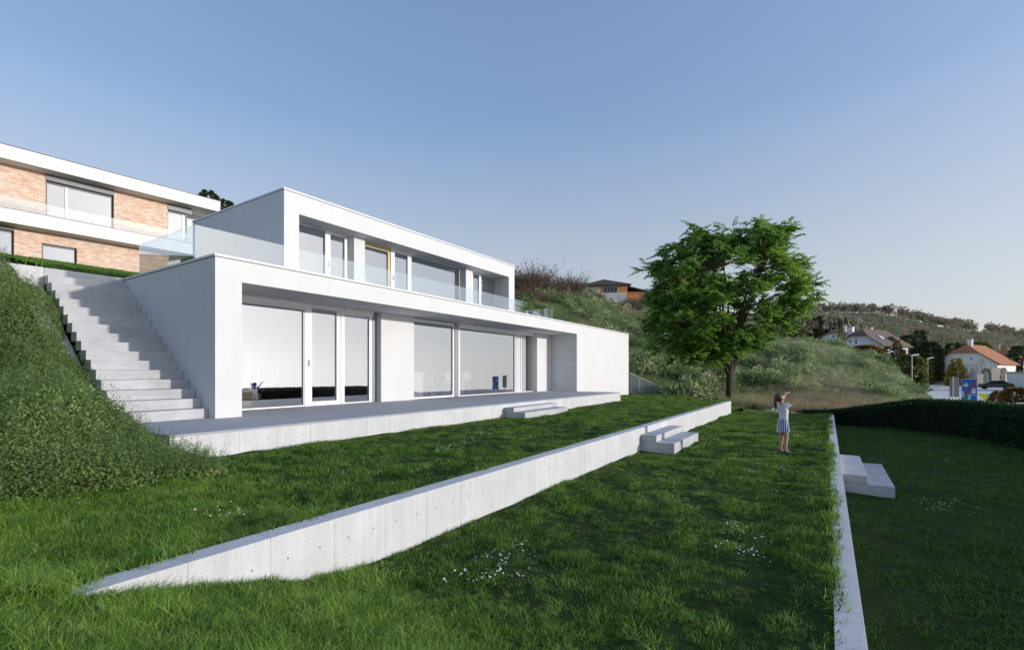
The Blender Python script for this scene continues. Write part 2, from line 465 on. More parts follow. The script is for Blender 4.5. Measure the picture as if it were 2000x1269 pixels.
def g_top(x, y):
    return 3.62 + .30 * sst(4.5, 2.0, x) + .16 * np.clip(2.2 - x, 0, 8) + .19 * np.clip(y - 13.6, 0, 20) * sst(13.5, 20, y) + .0 * y
grid_obj('upper_garden', np.arange(-16, 26.01, .4), np.arange(13.62, 45, .5), lambda x, y: np.where((x > 4.1) & (y < 17.2) & (x < 25.9), -.5, np.where((x > 4.1) & (x < 25.9) & (y < 17.8), 3.0, g_top(x, y))), LAWNSOIL)
# level ground right of the house's end and behind it
# ------------------------------------------------------------------ garden walls of formwork concrete
hole_me = None
def panel_wall(root, x0, x1, step, y0, y1, z0, z1, front, holes_z=None, first=None):
    """concrete wall poured in panels; each panel a part, tie holes are sub-parts"""
    global hole_me
    lx, ly, lz = root.location
    xs = [x0]; x = x0 + (first if first else step)
    while x < x1 - .1: xs.append(x); x += step
    xs.append(x1)
    for a, b in zip(xs, xs[1:]):
        p = ob('wall_panel', MB().box(a + .0006, b - .0006, y0, y1, z0, z1), CONC, root, (lx, ly, lz), bevel=.0018, seg=1)
        p.data.polygons.foreach_set('use_smooth', [False] * len(p.data.polygons))
        if holes_z is not None and b - a > .35:
            for s in (.25, .75):
                if hole_me is None:
                    mb = MB().lathe([(0.0, .0), (.006, .0), (.008, .0015), (.009, .0)], 10)
                    mb.xf(Matrix.Rotation(rad(90), 4, 'X'))
                    h = ob('tie_hole', mb, HOLE, p); hole_me = h.data
                else:
                    h = link('tie_hole', hole_me, HOLE, p)
                h.location = (a + (b - a) * s - lx, front - .0015 - ly, holes_z - lz)
rw = thing('retaining_wall', 'long low concrete retaining wall in panels between upper and middle lawn', 'wall', (.85, 3.32, 0))
panel_wall(rw, .85, 21.42, .53, 3.318, 3.50, -.5, .42, 3.318, .235)
lw = thing('garden_wall', 'narrow concrete wall edging the middle lawn above the shaded lower lawn', 'wall', (1.5, -.2, 0))
panel_wall(lw, -3.5, 21.85, .53, -.195, -.035, -.8, 0.0, -.195, None)
uw = thing('retaining_wall', 'concrete wall closing the top of the outdoor stairs below the brick house', 'wall', (2.9, 13.4, 3))
panel_wall(uw, -5, 2.93, 2.64, 13.405, 13.60, 2.4, 3.748, 13.405, None)
# terrace: panels in front, boards on top
tr = thing('terrace', 'raised concrete terrace with grey deck boards in front of the white house', 'terrace', (2.79, 7.22, .3))
panel_wall(tr, 2.79, 19.19, .578, 7.22, 7.40, .1, .738, 7.22, .575, .32)
L = tr.location
ob('slab', MB().box(2.80, 4.27, 7.402, 9.44, .2, .735).box(4.27, 19.185, 7.402, 10.69, .2, .735), CONC, tr, L)
y = 7.228; bi = 0
while y < 10.66:
    xa = 2.785
    cuts = [xa] + [xa + 3.1 + (bi * 1.37) % 2.2 + k * 4.2 for k in range(4)] + [19.195]
    cuts = [c for c in cuts if c <= 19.195]
    y1 = min(y + .138, 10.69)
    if y > 9.1: cuts = [4.78] + [c for c in cuts if c > 5.2]
    for a, b in zip(cuts, cuts[1:]):
        ob('deck_board', MB().box(a + .002, b - .002, y, y1, .7385, .770), DECK, tr, L, bevel=.0025)
    y += .1425; bi += 1
# deck boards left of the house corner, up to the first stair
y = 9.219
for k in range(1):
    ob('deck_board', MB().box(2.787, 4.27, y, 9.45, .7385, .770), DECK, tr, L, bevel=.0025)

def two_steps(label, x0, x1, ys, zs, zb):
    t = thing('garden_steps', label, 'steps', (x0, ys[0], zb), 0, 'concrete garden steps')
    for k in range(2):
        ob('step', MB().box(x0 + (.0 if k else .0), x1, ys[k + 1] + 0, ys[0] - .003, zs[k + 1] + .004, zs[k]), CONCST, t, t.location, bevel=.006, seg=2)
two_steps('two slab steps against the terrace front, by the sliding glass of the white house', 10.58, 13.03, (7.22, 6.91, 6.56), (.665, .555, .36), .4)
two_steps('two slab steps against the long retaining wall, down to the middle lawn', 10.02, 12.2, (3.318, 2.985, 2.62), (.28, .142, -.14), 0)
two_steps('two grey slab steps in the shade at the right-hand garden wall', 9.97, 12.32, (-.195, -.557, -.92), (-.135, -.272, -.60), -.4)

# ------------------------------------------------------------------ outdoor stairs beside the house
st = thing('outdoor_stairs', 'straight flight of concrete stairs climbing between green bank and white house', 'stairs', (2.935, 9.456, .77))
for k in range(17):
    y0 = 9.456 + .2466 * k; z1 = .77 + .175 * (k + 1)
    ob('step', MB().box(2.935, 4.271, y0, y0 + (.2466 + .06 if k < 16 else .25), z1 - .172 if k else .5, z1), CONCST, st, st.location, bevel=.004)
mb = MB().prism([(9.30, .40), (13.40, 3.32), (13.40, 2.3), (9.30, -.3)], 'x', 2.60, 2.93)
ob('stringer', mb, CONC, st, st.location, bevel=.006)

# ------------------------------------------------------------------ the white house
HO = Vector((4.275, 9.215, .77))
house = thing('modern_house', 'white flat-roofed two-storey house with deep-set glazing and stepped upper floor', 'house', HO)
X0, X1, YF, YB = 4.275, 25.75, 9.215, 17.0
ZS, ZT = 3.293, 3.688
def hp(name, mb, m, parent=None, bevel=0, **k): return ob(name, mb, m, parent or house, HO, bevel, **k)
wl = MB().box(X0, 4.748, YF, YB, .2, ZS).box(19.19, X1, YF, YB, -.2, ZS).box(X0, X1, YF, YB, ZS, ZT)
hp('wall', wl, PLASTER)
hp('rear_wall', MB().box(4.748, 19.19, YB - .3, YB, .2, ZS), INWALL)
hp('coping', MB().box(X0 - .018, X1 + .018, YF - .018, 10.2, ZT + .014, 3.745).box(X0 - .018, 6.9, 10.2, YB, ZT + .014, 3.745).box(17.95, X1 + .018, 10.2, YB, ZT + .014, 3.745), COPING, bevel=.004)
hp('shadow_gap', MB().box(X0 + .006, X1 - .006, YF + .006, YB - .01, ZT, ZT + .014), GAP)
# end pieces of the recess: piers set back
hp('pier', MB().box(9.25, 10.535, 10.50, 11.0, .772, ZS), PLASTER)
hp('pier', MB().box(17.93, 19.188, 10.50, 11.0, .772, ZS), PLASTER)
hp('floor', MB().box(4.75, 19.188, 10.70, YB - .31, .5, .772), OAKFLOOR)
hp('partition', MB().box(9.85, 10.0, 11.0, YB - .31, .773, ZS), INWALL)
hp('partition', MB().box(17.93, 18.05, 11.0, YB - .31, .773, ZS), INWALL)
hp('grey_wall', MB().box(4.76, 9.84, 15.2, 15.3, .773, ZS), INGREY)

def window(x0, x1, y, z0, z1, l=.03, r=.03, b=.03, t=.03, m=WFRAME, name='window', depth=.08, gl=GLASS, par=None, off=None, handle=False):
    par = par or house; off = off if off is not None else HO
    mb = MB()
    if b: mb.box(x0, x1, y, y + depth, z0, z0 + b)
    if t: mb.box(x0, x1, y, y + depth, z1 - t, z1)
    if l: mb.box(x0, x0 + l, y, y + depth, z0 + b, z1 - t)
    if r: mb.box(x1 - r, x1, y, y + depth, z0 + b, z1 - t)
    w = ob(name, mb, m, par, off)
    ob('pane', MB().box(x0 + l, x1 - r, y + depth * .5 - .006, y + depth * .5 + .006, z0 + b, z1 - t), gl, w, off)
    if handle:
        hx = x0 + l * .55
        ob('handle', MB().box(hx - .012, hx + .012, y - .035, y - .02, z0 + .98, z0 + 1.14).box(hx - .012, hx + .012, y - .02, y, z0 + 1.0, z0 + 1.03), GFRAME, w, off)
    return w
YG = 10.70
window(4.75, 7.018, YG, .772, 3.168, .03, .03, .03, .035)
window(7.02, 8.045, YG - .02, .772, 3.292, .185, .125, .105, .10, name='door', handle=True)
hp('mullion', MB().box(8.049, 8.15, YG - .04, YG + .09, .772, 3.292), WFRAME)
window(8.152, 9.10, YG, .772, 3.15, .02, .10, .03, .03)
hp('frame_post', MB().box(9.102, 9.247, YG - .01, YG + .1, .772, 3.292), GFRAME)  # grey here paints the shaded look of a side face
hp('shutter_box', MB().box(4.752, 7.016, YG - .05, YG + .10, 3.17, 3.262).box(4.752, 7.016, YG - .10, YG + .10, 3.262, 3.291), WFRAME)
hp('shutter_box', MB().box(8.153, 9.1, YG - .05, YG + .10, 3.152, 3.262).box(8.153, 9.1, YG - .10, YG + .10, 3.262, 3.291), WFRAME)
window(10.54, 12.66, YG, .772, 3.272, .03, .09, .055, .09, name='sliding_door')
hp('frame_post', MB().box(12.665, 12.85, YG - .03, YG + .14, .772, 3.291), GFRAME)
window(12.853, 16.52, YG + .01, .772, 3.17, .12, .05, .03, .03, name='sliding_door')
hp('shutter_box', MB().box(12.853, 17.926, YG - .04, YG + .12, 3.175, 3.291), WFRAME)
hp('sill', MB().box(16.53, 17.926, YG - .01, YG + .10, .773, .80), WFRAME)
# upper storey
UX0, UX1, UY, UYB, UZ0 = 7.031, 17.821, 11.60, 16.57, 3.60
RZ, RT = 5.752, 6.272
hp('upper_wall', MB().box(UX0, 7.448, UY, UYB, UZ0, RZ).box(17.375, UX1, UY, UYB, UZ0, RZ).box(UX0, UX1, UY, UYB, RZ, RT), PLASTER)
hp('coping', MB().box(UX0 - .018, UX1 + .018, UY - .018, UYB + .018, RT + .014, 6.33), COPING, bevel=.004)
hp('shadow_gap', MB().box(UX0 + .006, UX1 - .006, UY + .006, UYB - .006, RT, RT + .014), GAP)
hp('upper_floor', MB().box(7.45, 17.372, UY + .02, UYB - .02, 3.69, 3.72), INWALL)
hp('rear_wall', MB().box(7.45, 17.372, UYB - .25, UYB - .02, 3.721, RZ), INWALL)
hp('roof_terrace', MB().box(4.60, 17.9, YF + .30, UY - .002, 3.690, 3.72), CONCST)
YW = 12.284
window(7.45, 8.708, YW, 3.722, RZ - .002, .0, .0, .03, .02)
window(8.71, 9.50, YW - .02, 3.722, RZ - .002, .17, .12, .10, .075, name='door', handle=True)
hp('frame_post', MB().box(9.502, 9.538, YW - .01, YW + .09, 3.722, RZ - .002), WFRAME)
hp('pier', MB().box(9.54, 9.95, 12.03, 12.6, 3.722, RZ - .001), PLASTER)
window(9.952, 11.215, YW, 3.722, RZ - .002, .0, .10, .08, .13, m=WOODFR)
window(11.235, 12.18, YW - .02, 3.722, RZ - .002, .16, .18, .10, .07, name='door', handle=True)
window(12.182, 14.90, YW, 3.722, RZ - .002, .0, .06, .03, .02)
hp('pier', MB().box(14.94, 15.37, 12.03, 12.6, 3.722, RZ - .001), PLASTER)
window(15.372, 16.27, YW - .02, 3.722, RZ - .002, .33, .16, .10, .07, name='door')
window(16.272, 17.373, YW, 3.722, RZ - .002, .0, .02, .03, .02)
hp('partition', MB().box(12.2, 12.3, 12.4, UYB - .26, 3.722, RZ - .001), INWALL)

# glass balustrade on the roof terrace: every pane a part
bal = thing('glass_balustrade', 'frameless glass balustrade round the roof terrace of the white house', 'balustrade', (4.335, 10.13, 3.72))
def gpane(x0, x1, y0, y1, z0, z1, par):
    return ob('glass_pane', MB().box(x0, x1, y0, y1, z0, z1), BGLASS, par, par.location)
for k in range(8):
    a = 4.335 + 1.793 * k
    gpane(a + .004, a + 1.789, 10.124, 10.136, 3.745, 4.43, bal)
for a, b in ((10.145, 11.30), (11.31, 12.74)):
    gpane(4.33, 4.342, a, b, 3.75, 4.43, bal)
for a, b in ((10.145, 11.8), (11.81, 13.5)):
    gpane(18.67, 18.682, a, b, 3.75, 4.43, bal)
ob('base_rail', MB().box(4.345, 18.665, 10.10, 10.16, 3.722, 3.744), GFRAME, bal, bal.location)

# small floodlight on the roof edge
fl = thing('floodlight', 'small white floodlight on the roof edge in front of the glass at the right end', 'lamp', (16.5, 9.85, 3.745))
ob('bracket', MB().box(16.42, 16.58, 9.82, 9.88, 3.746, 3.80).box(16.48, 16.52, 9.83, 9.87, 3.80, 3.93), WFRAME, fl, fl.location)
ob('lamp_head', MB().prism([(9.74, 3.92), (9.74, 4.0), (9.95, 4.08), (9.97, 3.93)], 'x', 16.3, 16.72), GFRAME, fl, fl.location, bevel=.01)

# ------------------------------------------------------------------ things inside the house
z0 = .773
bed = thing('bed', 'low light oak bed with white mattress and blue bedding behind the left ground-floor window', 'bed', (5.6, 12.6, z0))
ob('frame', MB().box(4.80, 6.65, 11.95, 13.95, .93, 1.07), OAKBED, bed, bed.location, bevel=.01)
for a, b in ((6.22, 12.05), (6.22, 13.6), (4.95, 12.05), (4.95, 13.6)):
    ob('leg', MB().box(a, a + .22, b, b + .16, z0, .93), OAKBED, bed, bed.location)
ob('mattress', MB().box(4.82, 6.58, 11.98, 13.92, 1.07, 1.20), LINEN, bed, bed.location, bevel=.04, seg=3, smooth=True)
xs = np.linspace(4.80, 6.75, 26); ys = np.linspace(12.0, 13.98, 26)
Xg, Yg = np.meshgrid(xs, ys)
Zg = 1.25 + .07 * vn(Xg * 4, Yg * 4, 5) + .05 * vn(Xg * 9, Yg * 9, 6) + .14 * sst(12.9, 13.6, Yg) * vn(Xg * 2.5, Yg * 2, 9)
Zg[0] -= .07; Zg[:, -1] -= .1
Vd = np.stack([Xg.ravel(), Yg.ravel(), Zg.ravel()], 1) - np.array(bed.location)
i_, j_ = np.meshgrid(np.arange(25), np.arange(25)); a_ = (j_ * 26 + i_).ravel()
link('bedding', mesh_np('bedding', Vd, np.stack([a_, a_ + 1, a_ + 27, a_ + 26], 1)), BLUEBED, bed, True)
wd = thing('wardrobe', 'brown slatted wooden wardrobe in the room behind the left glazing', 'wardrobe', (8.6, 14.8, z0))
ob('body', MB().box(7.6, 9.8, 14.5, 15.15, z0, 2.95), BROWNWD, wd, wd.location)
for k in range(16):
    ob('slat', MB().box(7.61 + k * .137, 7.70 + k * .137, 14.46, 14.5, z0 + .02, 2.93), BROWNWD, wd, wd.location)
isl = thing('kitchen_island', 'white kitchen island close behind the middle sliding door', 'kitchen island', (11.4, 11.9, z0))
ob('cabinet', MB().box(10.7, 12.02, 11.55, 12.3, z0, 1.58), WFRAME, isl, isl.location)
ob('worktop', MB().box(10.66, 12.05, 11.52, 12.33, 1.582, 1.62), LINEN, isl, isl.location)
tap = ob('tap', MB().tube([(11.3, 12.1, 1.62), (11.3, 12.1, 1.92), (11.3, 12.03, 1.97), (11.3, 11.93, 1.93)], .012), GFRAME, isl, isl.location)
tb = thing('dining_table', 'white dining table beside the kitchen island', 'table', (13.9, 12.5, z0))
ob('tabletop', MB().box(13.0, 14.9, 12.05, 12.95, 1.49, 1.525), WFRAME, tb, tb.location)
for a in (13.04, 14.8):
    for b in (12.09, 12.85):
        ob('leg', MB().box(a, a + .06, b, b + .06, z0, 1.49), WFRAME, tb, tb.location)
def chair():
    c = thing('dining_chair', '', 'chair', (0, 0, 0), 0, 'dining chairs round the white table')
    ob('seat', MB().box(-.22, .22, -.22, .22, .43, .46), INGREY, c, bevel=.008)
    for x, y in ((-.2, -.2), (.2, -.2)):
        ob('leg', MB().tube([(x * 1.1, y * 1.1, 0), (x, y, .43)], .014, 6), WFRAME, c)
    for x in (-.2, .2):
        ob('leg', MB().tube([(x * 1.1, .25, 0), (x, .2, .44), (x, .24, .66), (x, .27, .86)], .014, 6), WFRAME, c)
        ob('armrest', MB().tube([(x, -.18, .45), (x * 1.1, -.16, .66), (x * 1.1, .23, .66)], .012, 6), WFRAME, c)
    ob('backrest', MB().box(-.2, .2, .235, .26, .55, .86), INGREY, c, bevel=.006)
    return c
c0 = chair(); first = True
for i, (x, y, r, lab) in enumerate((
        (12.75, 12.2, 90, 'grey dining chair with white legs at the island end of the white table'),
        (13.45, 11.85, 180, 'grey dining chair with its back to the window, nearest the kitchen island'),
        (14.45, 11.85, 180, 'grey dining chair with its back to the window, nearest the sofa'),
        (13.9, 13.2, 0, 'grey dining chair on the far side of the white table'))):
    c = c0 if i == 0 else copy_tree(c0)
    c.location = (x, y, z0); c.rotation_euler = (0, 0, rad(r)); c['label'] = lab
sf = thing('sofa', 'charcoal sofa with its back to the garden in the living room', 'sofa', (15.2, 13.2, z0))
ob('base', MB().box(14.9, 17.3, 13.0, 13.9, z0 + .12, 1.2), SOFA, sf, sf.location, bevel=.04, seg=2)
ob('backrest', MB().box(14.9, 17.3, 12.85, 13.06, z0 + .12, 1.50), SOFA, sf, sf.location, bevel=.04, seg=2)
for a in (14.9, 17.08):
    ob('armrest', MB().box(a, a + .2, 13.07, 13.9, 1.0, 1.40), SOFA, sf, sf.location, bevel=.04, seg=2)
for a in (15.0, 17.15):
    for b in (13.02, 13.8): ob('foot', MB().box(a, a + .05, b, b + .05, z0, z0 + .12), DFRAME, sf, sf.location)
cu = []
n = 130
for k in range(n):
    t = k / (n - 1)
    cu.append((16.56 + 1.02 * t + .03 * math.sin(t * 12 * math.pi * 2), 10.86 + .075 * math.sin(t * 6.5 * math.pi * 2)))
mb = MB()
vs = [(x, y, .80) for x, y in cu] + [(x, y, 3.28) for x, y in cu] + [(x, y + .012, .80) for x, y in cu] + [(x, y + .012, 3.28) for x, y in cu]
fs = [(k, k + 1, n + k + 1, n + k) for k in range(n - 1)] + [(2 * n + k, 3 * n + k, 3 * n + k + 1, 2 * n + k + 1) for k in range(n - 1)]
mb.add(vs, fs)
cur = ob('curtain', mb, CURT, smooth=True, off=(17, 10.86, .8)); cur.location = (17, 10.86, .8)
tag(cur, 'white pleated curtain drawn to the right end of the sliding door', 'curtain')
cb = thing('cabinet', 'white cupboard standing behind the oak-framed upper window', 'cupboard', (10.75, 13.4, 3.722))
ob('body', MB().box(10.45, 11.1, 13.0, 13.6, 3.723, 4.75), WFRAME, cb, cb.location)
ob('door', MB().box(10.46, 10.77, 12.975, 12.998, 3.74, 4.73).box(10.78, 11.09, 12.975, 12.998, 3.74, 4.73), LINEN, cb, cb.location)
cb2 = thing('shelf', 'white wall shelf seen through the second upper glass door', 'shelf', (11.8, 13.5, 4.4))
ob('board', MB().box(11.3, 12.19, 13.3, 13.6, 4.42, 4.50), WFRAME, cb2, cb2.location)
ob('side', MB().box(11.3, 11.34, 13.3, 13.6, 3.723, 4.42), WFRAME, cb2, cb2.location)
ob('side', MB().box(12.0, 12.04, 13.3, 13.6, 3.723, 4.42), WFRAME, cb2, cb2.location)

# ------------------------------------------------------------------ brick neighbour house, turned a little from the white one
NO = (11.2457, 31.1135, 0.0)
nb = thing('brick_house', 'long flat-roofed brick house with white roof and balcony bands, uphill on the left', 'house', NO, rad(-2.866))
def brickmat():
    m, nt, p, out = newmat('peach brickwork')
    p.inputs['Roughness'].default_value = .9
    tc = nt.nodes.new('ShaderNodeTexCoord'); sp = nt.nodes.new('ShaderNodeSeparateXYZ'); cb_ = nt.nodes.new('ShaderNodeCombineXYZ')
    nt.links.new(tc.outputs['Object'], sp.inputs[0])
    ad = nt.nodes.new('ShaderNodeMath'); nt.links.new(sp.outputs['X'], ad.inputs[0]); nt.links.new(sp.outputs['Y'], ad.inputs[1])
    nt.links.new(ad.outputs[0], cb_.inputs[0]); nt.links.new(sp.outputs['Z'], cb_.inputs[1])
    b = nt.nodes.new('ShaderNodeTexBrick')
    nt.links.new(cb_.outputs[0], b.inputs['Vector'])
    b.inputs['Scale'].default_value = 1.0; b.inputs['Brick Width'].default_value = .25; b.inputs['Row Height'].default_value = .075
    b.inputs['Mortar Size'].default_value = .012; b.inputs['Bias'].default_value = -.1
    b.inputs['Color1'].default_value = (.66, .34, .20, 1); b.inputs['Color2'].default_value = (.72, .56, .44, 1); b.inputs['Mortar'].default_value = (.68, .63, .57, 1)
    n2 = nt.nodes.new('ShaderNodeVectorMath'); n2.operation = 'MULTIPLY'; n2.inputs[1].default_value = (1, 3, 1)
    nt.links.new(cb_.outputs[0], n2.inputs[0])
    c = mixc(nt, .75, b.outputs['Color'], ramp(nt, noise(nt, n2.outputs[0], 2.6, 6, .7), [(.32, (.70, .66, .63)), (.5, (1, 1, 1)), (.64, (1.25, 1.28, 1.30))]), 'MULTIPLY')
    nt.links.new(c, p.inputs['Base Color'])
    bump(nt, p, b.outputs['Fac'], -.5, .01)
    return m
BRICK = brickmat()
def np_(name, mb, m, par=None, **k): return ob(name, mb, m, par or nb, None, **k)
np_('roof', MB().box(-12, 3.41, 0, 11, 11.37, 12.0), PLASTER2)
np_('coping', MB().box(-12.02, 3.43, -.02, 11.02, 12.002, 12.035), DFRAME)
np_('balcony_slab', MB().box(-12, 1.95, 0, 10, 8.48, 9.11), PLASTER2)
np_('coping', MB().box(-12, 1.96, -.01, .30, 9.112, 9.135), DFRAME)
YBk = .80
w1 = MB()
for a, b, z0_, z1_ in ((-12, -4.2, 9.112, 11.368), (-1.54, .93, 9.112, 11.368), (-12, -6.6, 6.98, 8.478), (-5.29, -4.34, 6.98, 8.478), (-3.04, .95, 6.98, 8.478)):
    w1.box(a, b, YBk, YBk + .35, z0_, z1_)
w1.box(-4.34, -3.04, YBk, YBk + .35, 7.93, 8.478)
np_('brick_wall', w1, BRICK)
np_('plinth', MB().box(-12, .95, YBk - .03, YBk + .35, 5.0, 6.978), CONC)
np_('rear_wall', MB().box(-12, 1.9, 8.0, 8.3, 6.98, 8.47).box(-12, 1.9, 8.0, 8.3, 9.12, 11.36), INWALL)
np_('loggia_wall', MB().box(1.97, 3.3, 1.9, 2.1, 9.13, 11.368).box(.96, 1.94, 1.9, 2.1, 6.98, 8.478), PLASTER2)
np_('side_wall', MB().box(.6, .95, YBk + .351, 8.0, 6.98, 8.478).box(2.0, 2.3, 2.6, 9, 9.13, 11.368), PLASTER2)
def nwin(x0, x1, z0_, z1_, mull=(), par=nb):
    d = YBk + .14
    w = window(x0, x1, d, z0_, z1_, .07, .07, .06, .09, m=DFRAME, par=nb, off=(0, 0, 0))
    for mx in mull: ob('mullion', MB().box(mx - .05, mx + .05, d - .01, d + .085, z0_ + .06, z1_ - .09), GFRAME, w)
nwin(-4.2, -1.54, 9.115, 11.05, (-3.42,))
nwin(.93, 1.96, 9.115, 11.0, (1.75,))
nwin(-6.6, -5.29, 6.98, 8.30)
nwin(-4.34, -3.04, 6.98, 7.93)
np_('shutter_box', MB().box(-4.2, -1.54, YBk - .04, YBk + .2, 11.06, 11.366), SHUT)
np_('shutter_box', MB().box(.93, 2.15, YBk - .04, YBk + .2, 11.02, 11.366), SHUT)
np_('shutter_box', MB().box(-6.6, -5.29, YBk - .02, YBk + .2, 8.302, 8.476), SHUT)
for k in range(5):
    a = 1.90 - 2.45 * (k + 1)
    np_('glass_pane', MB().box(a + .004, a + 2.446, .05, .062, 9.136, 9.67), BGLASS)
np_('glass_pane', MB().box(1.90, 1.912, .07, 2.2, 9.136, 9.67), BGLASS)
np_('curtain', MB().box(1.2, 1.5, 2.0, 2.06, 9.14, 11.3), CURT)

# ------------------------------------------------------------------ leaves and grass
def leaf_cloud(P, D, N, size, aspect=.5, fold=.25):
    """one small folded leaf (two triangles) per point: base P, direction D, facing N, length size"""
    P = np.asarray(P); D = D / np.linalg.norm(D, axis=1, keepdims=True)
    Sd = np.cross(D, N); Sd /= np.linalg.norm(Sd, axis=1, keepdims=True) + 1e-9
    Nn = np.cross(Sd, D)
    s = np.asarray(size).reshape(-1, 1)
    tip = P + D * s - Nn * s * .12
    mid = P + D * s * .48
    a = mid + Sd * s * aspect * .5 + Nn * s * fold * aspect * .5
    b = mid - Sd * s * aspect * .5 + Nn * s * fold * aspect * .5
    n = len(P)
    V = np.stack([P, a, tip, b], 1).reshape(-1, 3)
    F = np.arange(4 * n).reshape(n, 4)
    return V, F
def unit(n):
    v = rng.normal(size=(n, 3)); return v / np.linalg.norm(v, axis=1, keepdims=True)
def leaf_obj(name, P, D, N, size, m, parent=None, aspect=.5, kind=None, tint=None, off=None):
    V, F = leaf_cloud(P, D, N, size, aspect)
    if off is not None: V = V - np.array(off)
    t = np.repeat(np.clip(tint if tint is not None else rng.random(len(P)), 0, 1), 4)
    return link(name, mesh_np(name, V, F, t), m, parent, False, kind)

def tuft(n, r, h, w, lean, segs=3, curl=.5, nm='tuft', m=None, seed=0):
    g = np.random.default_rng(seed)
    vs = []; fs = []
    for k in range(n):
        a = g.uniform(0, 2 * math.pi); q = r * math.sqrt(g.random())
        p = np.array([q * math.cos(a), q * math.sin(a), -.02])
        az = g.uniform(0, 2 * math.pi); l = g.uniform(.1, 1) * lean
        d = np.array([math.cos(az) * l, math.sin(az) * l, 1.0]); hh = h * g.uniform(.55, 1.1)
        sd = np.array([-math.sin(az + g.uniform(-.9, .9)), math.cos(az + g.uniform(-.9, .9)), 0]); ww = w * g.uniform(.7, 1.2)
        b = len(vs)
        for i in range(segs):
            t = i / segs
            c = p + d * hh * t + np.array([d[0], d[1], -.35 * l]) * hh * curl * t * t
            wd = ww * (1 - t ** 1.6 * .7) * .5
            vs += [c - sd * wd, c + sd * wd]
        vs.append(p + d * hh + np.array([d[0], d[1], -.35 * l]) * hh * curl)
        for i in range(segs - 1): fs.append((b + 2 * i, b + 2 * i + 1, b + 2 * i + 3, b + 2 * i + 2))
        fs.append((b + 2 * segs - 2, b + 2 * segs - 1, b + 2 * segs))
    me = bpy.data.meshes.new(nm)
    me.from_pydata([tuple(v) for v in vs], [], fs)
    me.materials.append(m)
    me.polygons.foreach_set('use_smooth', [True] * len(me.polygons))
    return bpy.data.objects.new(nm, me)        # source shape only, not placed in the scene

def scatter(name, P, yaw, scl, tufts, tilt=None, kind='stuff'):
    n = len(P)
    me = bpy.data.meshes.new(name)
    me.vertices.add(n); me.vertices.foreach_set('co', np.ascontiguousarray(P, np.float32).ravel())
    r = np.zeros((n, 3), np.float32)
    if tilt is not None: r[:, :2] = tilt
    r[:, 2] = yaw
    a = me.attributes.new('erot', 'FLOAT_VECTOR', 'POINT'); a.data.foreach_set('vector', r.ravel())
    a = me.attributes.new('escl', 'FLOAT', 'POINT'); a.data.foreach_set('value', np.ascontiguousarray(scl, np.float32))
    a = me.attributes.new('epick', 'INT', 'POINT'); a.data.foreach_set('value', rng.integers(0, len(tufts), n).astype(np.int32))
    o = link(name, me, None, None, False, kind)
    ng = bpy.data.node_groups.new(name + '_scatter', 'GeometryNodeTree')
    ng.interface.new_socket('Geometry', in_out='INPUT', socket_type='NodeSocketGeometry')
    ng.interface.new_socket('Geometry', in_out='OUTPUT', socket_type='NodeSocketGeometry')
    N = ng.nodes.new
    gi = N('NodeGroupInput'); go = N('NodeGroupOutput'); ip = N('GeometryNodeInstanceOnPoints'); jn = N('GeometryNodeJoinGeometry')
    for t in tufts:
        oi = N('GeometryNodeObjectInfo'); oi.inputs['Object'].default_value = t; oi.inputs['As Instance'].default_value = True
        ng.links.new(oi.outputs['Geometry'], jn.inputs[0])
    def attr(nm, ty):
        q = N('GeometryNodeInputNamedAttribute'); q.data_type = ty; q.inputs['Name'].default_value = nm; return q.outputs['Attribute']
    er = N('FunctionNodeEulerToRotation')
    ng.links.new(attr('erot', 'FLOAT_VECTOR'), er.inputs[0])
    ng.links.new(gi.outputs[0], ip.inputs['Points']); ng.links.new(jn.outputs[0], ip.inputs['Instance'])
    ip.inputs['Pick Instance'].default_value = True
    ng.links.new(attr('epick', 'INT'), ip.inputs['Instance Index'])
    ng.links.new(er.outputs[0], ip.inputs['Rotation']); ng.links.new(attr('escl', 'FLOAT'), ip.inputs['Scale'])
    ng.links.new(ip.outputs[0], go.inputs[0])
    md = o.modifiers.new('scatter', 'NODES'); md.node_group = ng
    return o

GRASS = leafmat('lawn grass blades', [(.032, .088, .012), (.066, .162, .021), (.14, .28, .042), (.32, .46, .11)], .42, .45, 'random', .35)  # dark and bright stops paint sunlit blades among shaded ones
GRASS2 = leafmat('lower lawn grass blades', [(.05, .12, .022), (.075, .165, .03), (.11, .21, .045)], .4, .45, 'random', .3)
near_t = [tuft(18, .05, .062, .0042, .85, 3, .6, 'grass_tuft', GRASS, s) for s in range(5)]
mid_t = [tuft(16, .07, .065, .0065, .8, 2, .6, 'grass_tuft', GRASS, 10 + s) for s in range(5)]
far_t = [tuft(18, .11, .058, .011, .8, 2, .5, 'grass_tuft', GRASS, 20 + s) for s in range(4)]
GRASS3 = leafmat('slope grass blades', [(.105, .21, .026), (.195, .355, .048), (.32, .50, .085), (.48, .60, .17)], .45, .45, 'random', .3)  # brighter grass copy; sun on the tilted slope is in its colour
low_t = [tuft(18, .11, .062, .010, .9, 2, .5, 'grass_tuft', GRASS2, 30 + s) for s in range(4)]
long_t = [tuft(18, .05, .095, .0042, 1.1, 4, .9, 'grass_tuft', GRASS3, 40 + s) for s in range(4)]
def rnd_pts(x0, x1, y0, y1, dens):
    n = int((x1 - x0) * (y1 - y0) * dens)
    return rng.uniform(x0, x1, n), rng.uniform(y0, y1, n)
def in_view(x, y, marg=.12):
    R = (x * _t - y * FPX) / _n; D = (x * FPX + y * _t) / _n
    return (D > .8) & (np.abs(R) < D * (1000 / FPX + marg) + .6), D
def lawn_scale(x, y):
    c = vn(x * 1.7, y * 2.1, 31) * .45 + vn(x * 4.2, y * 4.8, 32) * .55
    return .50 + .88 * sst(.30, .66, c)
